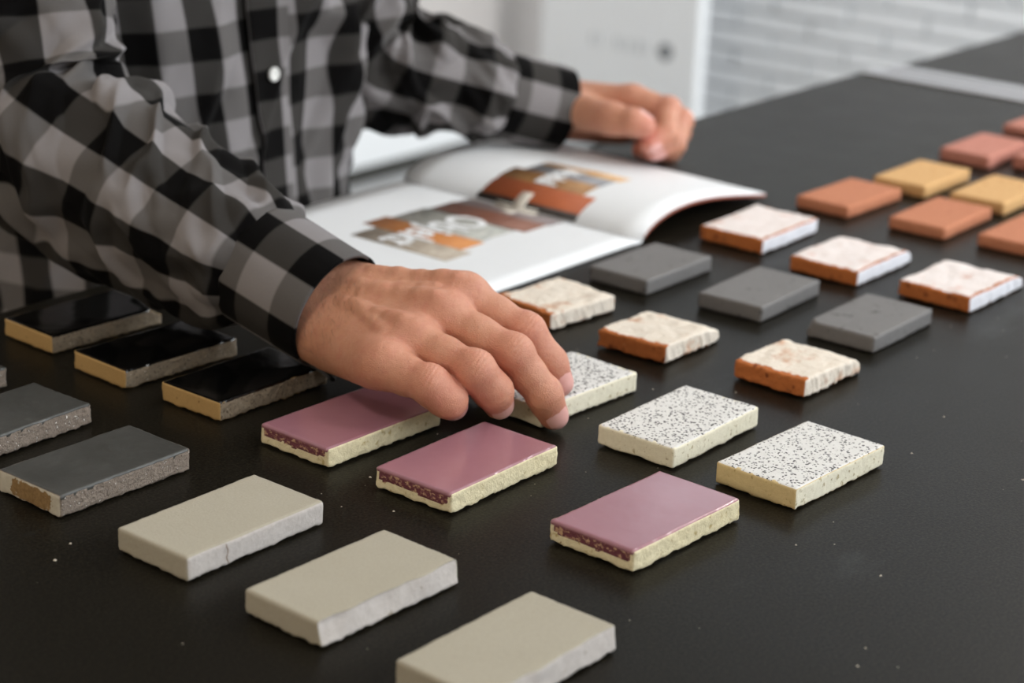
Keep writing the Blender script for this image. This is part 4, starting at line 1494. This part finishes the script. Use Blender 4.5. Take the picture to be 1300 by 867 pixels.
# hair: a shell over the skull
Gh = Grid((.98, .97, 1.46), (1.20, 1.26, 1.70), .006)
s, X, Y, Z = Gh.box(np.array([[.98, .97, 1.46], [1.20, 1.26, 1.70]]), 0)
d = Grid.ell(X, Y, Z, hp(0, .014, .026), (.083, .102, .096), HM)
yy = HM[1][0] * (X - HC[0]) + HM[1][1] * (Y - HC[1]) + HM[1][2] * (Z - HC[2])
zz = HM[2][0] * (X - HC[0]) + HM[2][1] * (Y - HC[1]) + HM[2][2] * (Z - HC[2])
cut = np.minimum(zz + .030 + .5 * np.clip(yy, -1, .05), 99) * 0 + (zz - (.050 - .9 * np.clip(yy + .05, 0, .12)))
Gh.F[s] = np.maximum(d, -cut)
vh, qh = surface_nets(Gh.F, Gh.lo, Gh.h)
vh = vh + (.0025 * fbm(vh * 90, 4, 2))[:, None] * unit(V3(.3, .5, .8))
mesh_obj('hair', vh - PO, qh, M['hair'], person)

# trousers and shoes, standing on the floor behind the table
Gt = Grid((.86, 1.08, .05), (1.34, 1.42, .98), .010)
s, X, Y, Z = Gt.box(np.array([[.86, 1.08, .05], [1.34, 1.42, .98]]), 0)
Gt.put(s, Grid.ell(X, Y, Z, (1.09, 1.25, .87), (.135, .095, .11)), .03)
for q in (-1, 1):
    hx = 1.10 + q * .085
    Gt.put(s, Grid.cone(X, Y, Z, (hx, 1.25, .86), (hx + q * .01, 1.245, .48), .090, .064), .03)
    Gt.put(s, Grid.cone(X, Y, Z, (hx + q * .01, 1.245, .48), (hx + q * .015, 1.275, .09), .062, .050), .02)
vt, qt = surface_nets(Gt.F, Gt.lo, Gt.h)
mesh_obj('trousers', vt - PO, qt, M['denim'], person)
for q in (-1, 1):
    Gs = Grid((-.07, -.22, -.005), (.07, .12, .13), .008)
    s, X, Y, Z = Gs.box(np.array([[-.07, -.22, -.005], [.07, .12, .13]]), 0)
    Gs.put(s, Grid.cone(X, Y, Z, (0, .06, .042), (0, -.14, .034), .040, .036), .02)
    Gs.put(s, Grid.cone(X, Y, Z, (0, .05, .06), (0, .04, .11), .042, .044), .02)
    Gs.F = np.maximum(Gs.F, np.broadcast_to(.001 - Gs.ax[2][None, None, :], Gs.F.shape))
    v_, q_ = surface_nets(Gs.F, Gs.lo, Gs.h)
    v_ = v_ + V3(1.10 + q * .10, 1.25, 0)
    v_[:, 2] -= v_[:, 2].min()
    mesh_obj('shoe', v_ - PO, q_, M['leather'], person)


# ---- the checked shirt
def smooth_path(pts, n, sig):
    pts = [np.array(p, float) for p in pts]
    L = [0]
    for a, b in zip(pts[:-1], pts[1:]):
        L.append(L[-1] + np.linalg.norm(b - a))
    s_ = np.linspace(0, L[-1], n)
    P_ = np.stack([np.interp(s_, L, [p[i] for p in pts]) for i in range(3)], 1)
    w = max(1, int(sig / (L[-1] / n)))
    ker = np.exp(-0.5 * (np.arange(-3 * w, 3 * w + 1) / w) ** 2)
    ker /= ker.sum()
    pad = np.concatenate([P_[:1] + (P_[:1] - P_[1:3 * w + 1][::-1]), P_, P_[-1:] + (P_[-1:] - P_[-3 * w - 1:-1][::-1])])
    P_ = np.stack([np.convolve(pad[:, i], ker, 'valid') for i in range(3)], 1)
    return P_, s_


def tube(path, s_, radius, nphi, up, disp=None, thick=0.0, phi0=math.pi):
    """swept cloth tube; phi = 0 lies on the `up` side. uv in metres: u around, v along"""
    n = len(path)
    T = np.gradient(path, axis=0)
    T /= np.linalg.norm(T, axis=1, keepdims=True)
    U = np.zeros_like(T)
    u = np.array(up, float)
    for i in range(n):
        u = unit(u - T[i] * (u @ T[i]))
        U[i] = u
    W = np.cross(T, U)
    phi = np.linspace(0, 2 * math.pi, nphi + 1) + phi0
    S, PH = np.meshgrid(s_, phi, indexing='ij')
    R = np.broadcast_to(np.asarray(radius, float)[:, None], S.shape).copy()
    Rm = float(np.mean(radius))
    off = 0.0
    if disp is not None:
        R, off = disp(S, PH, R)
    D = U[:, None, :] * np.cos(PH)[..., None] + W[:, None, :] * np.sin(PH)[..., None]
    P_ = path[:, None, :] + D * R[..., None]
    if not np.isscalar(off):
        P_ = P_ + off
    uv = np.stack([(PH - phi0) * Rm, S], -1)
    m1 = nphi + 1
    A = np.arange(n * m1).reshape(n, m1)
    q = np.stack([A[:-1, :-1], A[:-1, 1:], A[1:, 1:], A[1:, :-1]], -1).reshape(-1, 4)
    P_, uv = P_.reshape(-1, 3), uv.reshape(-1, 2)
    if thick:
        Din = D.reshape(-1, 3)
        N_ = len(P_)
        P_ = np.concatenate([P_, P_ - Din * thick])
        uv = np.concatenate([uv, uv])
        rims = []
        for r_ in (0, n - 1):
            a = A[r_]
            rr = np.stack([a[:-1], a[:-1] + N_, a[1:] + N_, a[1:]], -1)
            rims.append(rr if r_ == 0 else rr[:, ::-1])
        q = np.concatenate([q, q[:, ::-1] + N_] + rims)
    return P_, q, uv


def ridge(x):
    return 1.08 - np.sqrt(x * x + .0016) * 2


# torso
CX = lambda z: np.interp(z, [.80, .92, 1.02, 1.12, 1.25, 1.40], [1.122, 1.112, 1.100, 1.087, 1.083, 1.087])
CY = lambda z: np.interp(z, [.80, .95, 1.1, 1.25, 1.36, 1.41], [1.245, 1.242, 1.236, 1.225, 1.205, 1.195])
RA = lambda z: np.interp(z, [.78, .95, 1.10, 1.24, 1.32, 1.37, 1.40, 1.43], [.202, .204, .214, .216, .198, .150, .085, .068])
RB = lambda z: np.interp(z, [.78, .95, 1.10, 1.24, 1.32, 1.37, 1.40, 1.43], [.134, .132, .130, .126, .112, .092, .074, .068])


def torso_point(ph, z, out=0.0, fold=True):
    """ph = 0 at the button line (-Y), growing towards the person's left (+X)"""
    left = np.minimum(RA(z), np.interp(z, [.8, .92, 1.02, 1.12, 1.25], [.142, .150, .178, .198, .210]))
    a, b = np.where(np.sin(ph) > 0, left, RA(z) - .008), RB(z)
    k = 2.35
    c, s_ = np.cos(ph), np.sin(ph)
    den = (np.abs(s_) ** k + np.abs(c) ** k) ** (-1 / k)
    u = ph * .165
    d = 0.0
    if fold:
        w = np.clip(np.abs(ph) / .25, 0.25, 1) * np.clip(1 - (-ph - .5) / .3, .25, 1)
        d = .0155 * fbm(np.stack([u / .040 + .25 * z / .05, z / .16, z * 0 + .3], -1), 5, 2) * w
        d = d + .0060 * np.sin(u / .0135 + 2.2 * fbm(np.stack([u / .09, z / .12, z * 0], -1), 9, 2)) * np.clip(ph - .15, 0, 1) * 1.2
        d = d + .014 * np.clip(ridge(fbm(np.stack([(u - .55 * (z - .95)) / .06, (z + .2 * u) / .20, z * 0 + 2.], -1), 23, 2)) - .55, 0, 1) * w * 2
    x = CX(z) + (a * den * s_) + (out + d) * s_
    y = CY(z) - (b * den * c) - (out + d) * c
    return np.stack([x, y, z + 0 * ph], -1)


shirt_root = None
nphi, nz_ = 420, 190
ph = np.linspace(-math.pi, math.pi, nphi + 1)
zz_ = np.linspace(.80, 1.43, nz_)
Zg, PHg = np.meshgrid(zz_, ph, indexing='ij')
P_ = torso_point(PHg, Zg)
seg = np.linalg.norm(np.diff(torso_point(ph, np.full_like(ph, 1.0), 0, False), axis=0), axis=1)
arc = np.concatenate([[0], np.cumsum(seg)])
arc -= np.interp(0, ph, arc)
uv = np.stack([np.broadcast_to(arc[None, :], Zg.shape), Zg], -1)
A = np.arange(nz_ * (nphi + 1)).reshape(nz_, nphi + 1)
q = np.stack([A[:-1, :-1], A[:-1, 1:], A[1:, 1:], A[1:, :-1]], -1).reshape(-1, 4)
shirt = mesh_obj('shirt', P_.reshape(-1, 3) - PO, q, M['plaid'], person, uv=uv.reshape(-1, 2))

# button band: a second layer of cloth with a free left edge
zb = np.linspace(.80, 1.36, 150)
ub = np.linspace(-.0165, .0165, 13)
Zb, Ub = np.meshgrid(zb, ub, indexing='ij')
lift = .0030 - .0022 * np.clip((Ub + .0165) / .033, 0, 1)
top_ = torso_point(Ub / .165 + .010, Zb, .0016) + np.stack([lift * 0, -lift, lift * 0], -1)
bot_ = torso_point(Ub / .165 + .010, Zb, .0016) + np.stack([lift * 0, -lift + .0014, lift * 0], -1)
A = np.arange(Zb.size).reshape(Zb.shape)
q = np.stack([A[:-1, :-1], A[:-1, 1:], A[1:, 1:], A[1:, :-1]], -1).reshape(-1, 4)
N_ = Zb.size
e = A[:, 0]
rim = np.stack([e[:-1], e[1:], e[1:] + N_, e[:-1] + N_], -1)
mesh_obj('button_band', np.concatenate([top_.reshape(-1, 3), bot_.reshape(-1, 3)]) - PO, np.concatenate([q, q[:, ::-1] + N_, rim]),
         M['plaid_placket'], shirt, uv=np.tile(np.stack([Ub, Zb], -1).reshape(-1, 2), (2, 1)))
for zbtn in (1.020, 1.105, 1.19, 1.275):
    c = torso_point(np.array([.010]), np.array([zbtn]), .0016)[0] + V3(0, -.0026, 0)
    g = Geo().lathe([(.0002, -.0013), (.0034, -.0012), (.0040, -.0016), (.0053, -.0016), (.0057, -.0008), (.0055, .0006), (.0002, .0008)], (0, 0, 0), 'y', 24)
    o = mesh_obj('button', np.array(g.v) + c - PO, g.f, M['button'], shirt)


def sleeve(sh, el, wr, mouth_dir_len, radii, up, seed, mat, name='sleeve'):
    seam = wr
    path, s_ = smooth_path([sh, el, seam], 400, .022)
    Ls = s_[-1]
    Le = np.linalg.norm(np.array(el) - np.array(sh))
    rad = np.interp(s_, [0, Le * .5, Le * .92, Le + .06, Ls - .05, Ls - .012, Ls], radii)

    def disp(S, PH, R):
        w = np.clip((S - .02) / .05, 0, 1) * np.clip((Ls - S) / .02, 0.0, 1)
        c3 = lambda f, g_, o: np.stack([np.cos(PH) * f, np.sin(PH) * f, S * g_ + o], -1)
        # long slanting folds
        d = .0075 * fbm(np.stack([np.cos(PH + S * 9) * 1.7, np.sin(PH + S * 9) * 1.7, S / .085 + seed], -1), seed, 2)
        r1 = ridge(fbm(np.stack([np.cos(PH - S * 16) * 1.4, np.sin(PH - S * 16) * 1.4, S / .055 + seed], -1), seed + 4, 2))
        d = d + .0130 * np.clip(r1 - .55, 0, 1) * 2 * (.45 + .55 * np.exp(-((S - Le) / .10) ** 2))
        # creases packed round the elbow
        d = d + .0070 * np.exp(-((S - Le) / .045) ** 2) * np.sin(S / .0072 + 1.6 * np.cos(PH * 2 + seed) + 2 * fbm(c3(1.2, 6, 0), seed + 7, 2)) * (.5 + .5 * np.cos(PH + 1.2))
        # pleats running out of the cuff
        d = d + .0042 * np.exp(-((Ls - S) / .030) ** 2) * np.sin(PH * 9 + 2.0 * fbm(c3(.8, 4, 3.), seed + 9, 2))
        off = np.zeros(S.shape + (3,))
        hang = .0085 * np.sin(np.clip((S - Le) / (Ls - Le), 0, 1) * math.pi) + .004
        off[..., 2] -= hang * np.clip(-np.cos(PH), 0, 1) * w
        return R + d * w, off
    v, f_, uv_ = tube(path, s_, rad, 280, up, disp)
    return mesh_obj(name, v - PO, f_, mat, shirt, uv=uv_)


def cuff(seam, mouth, r0, r1, up, mat, seed, corner=True):
    path = np.stack([seam + (mouth - seam) * t for t in np.linspace(-.08, 1, 40)])
    Lc = np.linalg.norm(mouth - seam)
    s_ = np.linspace(-.08 * Lc, Lc, 40)

    def disp(S, PH, R):
        t = np.clip(S / Lc, 0, 1)
        d = .0012 * fbm(np.stack([np.cos(PH) * 1.5, np.sin(PH) * 1.5, t * 1.2 + seed], -1), seed, 2)
        off = np.zeros(S.shape + (3,))
        if corner:      # the open corner of the cuff hangs down at its lower side
            k = np.exp(-((np.mod(PH - CORN + math.pi, 2 * math.pi) - math.pi) / .20) ** 2)
            off = off + (k * t ** 2)[..., None] * (unit(mouth - seam) * .009 + V3(0, 0, -.008))
        return R + d, off
    v, f_, uv_ = tube(path, s_, np.linspace(r0, r1, 40), 120, up, disp, .0022)
    o = mesh_obj('cuff', v - PO, f_, mat, shirt, uv=uv_)
    # stitched hem lines
    return o


CORN = math.radians(180)
MOUTH_R = V3(.8589, .8054, .9521)
ARM_R = unit(MOUTH_R - ELBOW_R)
SEAM_R = MOUTH_R - ARM_R * .060
sleeve(SHOULDER_R, ELBOW_R, SEAM_R, 0, [.082, .066, .060, .056, .048, .0445, .0365], (0, 0, 1), 3, M['plaid_sleeve'])
cuff(SEAM_R, MOUTH_R, .0400, .0392, (0, 0, 1), M['plaid_cuff'], 5)
MOUTH_L = V3(1.4300, 1.0640, .9475)
ARM_L = unit(MOUTH_L - ELBOW_L)
SEAM_L = MOUTH_L - ARM_L * .058
sleeve(SHOULDER_L, ELBOW_L, SEAM_L, 0, [.080, .056, .050, .047, .042, .0415, .0365], (0, 0, 1), 14, M['plaid_left'])
cuff(SEAM_L, MOUTH_L, .0395, .0385, (0, 0, 1), M['plaid_cuff'], 9, False)

# shoulder yoke joining the sleeves to the body of the shirt
Gy = Grid((.78, 1.09, 1.24), (1.40, 1.33, 1.45), .006)
s, X, Y, Z = Gy.box(np.array([[.78, 1.09, 1.24], [1.40, 1.33, 1.45]]), 0)
for sh in (SHOULDER_R, SHOULDER_L):
    Gy.put(s, Grid.cone(X, Y, Z, (1.09, 1.20, 1.345), sh + V3(0, 0, -.008), .074, .084), .02)
Gy.F = np.maximum(Gy.F, np.broadcast_to(1.262 - Gy.ax[2][None, None, :], Gy.F.shape))
vy, qy = surface_nets(Gy.F, Gy.lo, Gy.h)
mesh_obj('shoulder_yoke', vy - PO, qy, M['plaid'], shirt, uv=np.stack([vy[:, 0] - 1.0, vy[:, 1] * .8 - vy[:, 2] * .6], 1))

# collar
gc, sc_ = smooth_path([(1.020, 1.195, 1.395), (1.035, 1.250, 1.43), (1.09, 1.275, 1.44), (1.145, 1.250, 1.43), (1.160, 1.195, 1.395), (1.105, 1.115, 1.365)], 60, .01)
gc2, _ = smooth_path([(1.075, 1.115, 1.365), (1.015, 1.185, 1.395), (1.035, 1.250, 1.43), (1.09, 1.275, 1.44), (1.145, 1.250, 1.43), (1.160, 1.190, 1.395), (1.105, 1.115, 1.365)], 80, .008)
out = gc2 - V3(1.09, 1.19, 1.40)
out[:, 2] = 0
out /= np.linalg.norm(out, axis=1, keepdims=True)
c1, c2 = gc2 + V3(0, 0, .012), gc2 + out * .022 + V3(0, 0, -.022)
vv = np.concatenate([gc2 - out * .002 + V3(0, 0, -.02), c1, c2, c2 - out * .002])
n_ = len(gc2)
ff = []
for r_ in range(3):
    for i in range(n_ - 1):
        ff.append((r_ * n_ + i, r_ * n_ + i + 1, (r_ + 1) * n_ + i + 1, (r_ + 1) * n_ + i))
uvc = np.concatenate([np.stack([np.arange(n_) * .005, np.full(n_, k * .025)], 1) for k in range(4)])
mesh_obj('collar', vv - PO, ff, M['plaid'], shirt, uv=uvc)
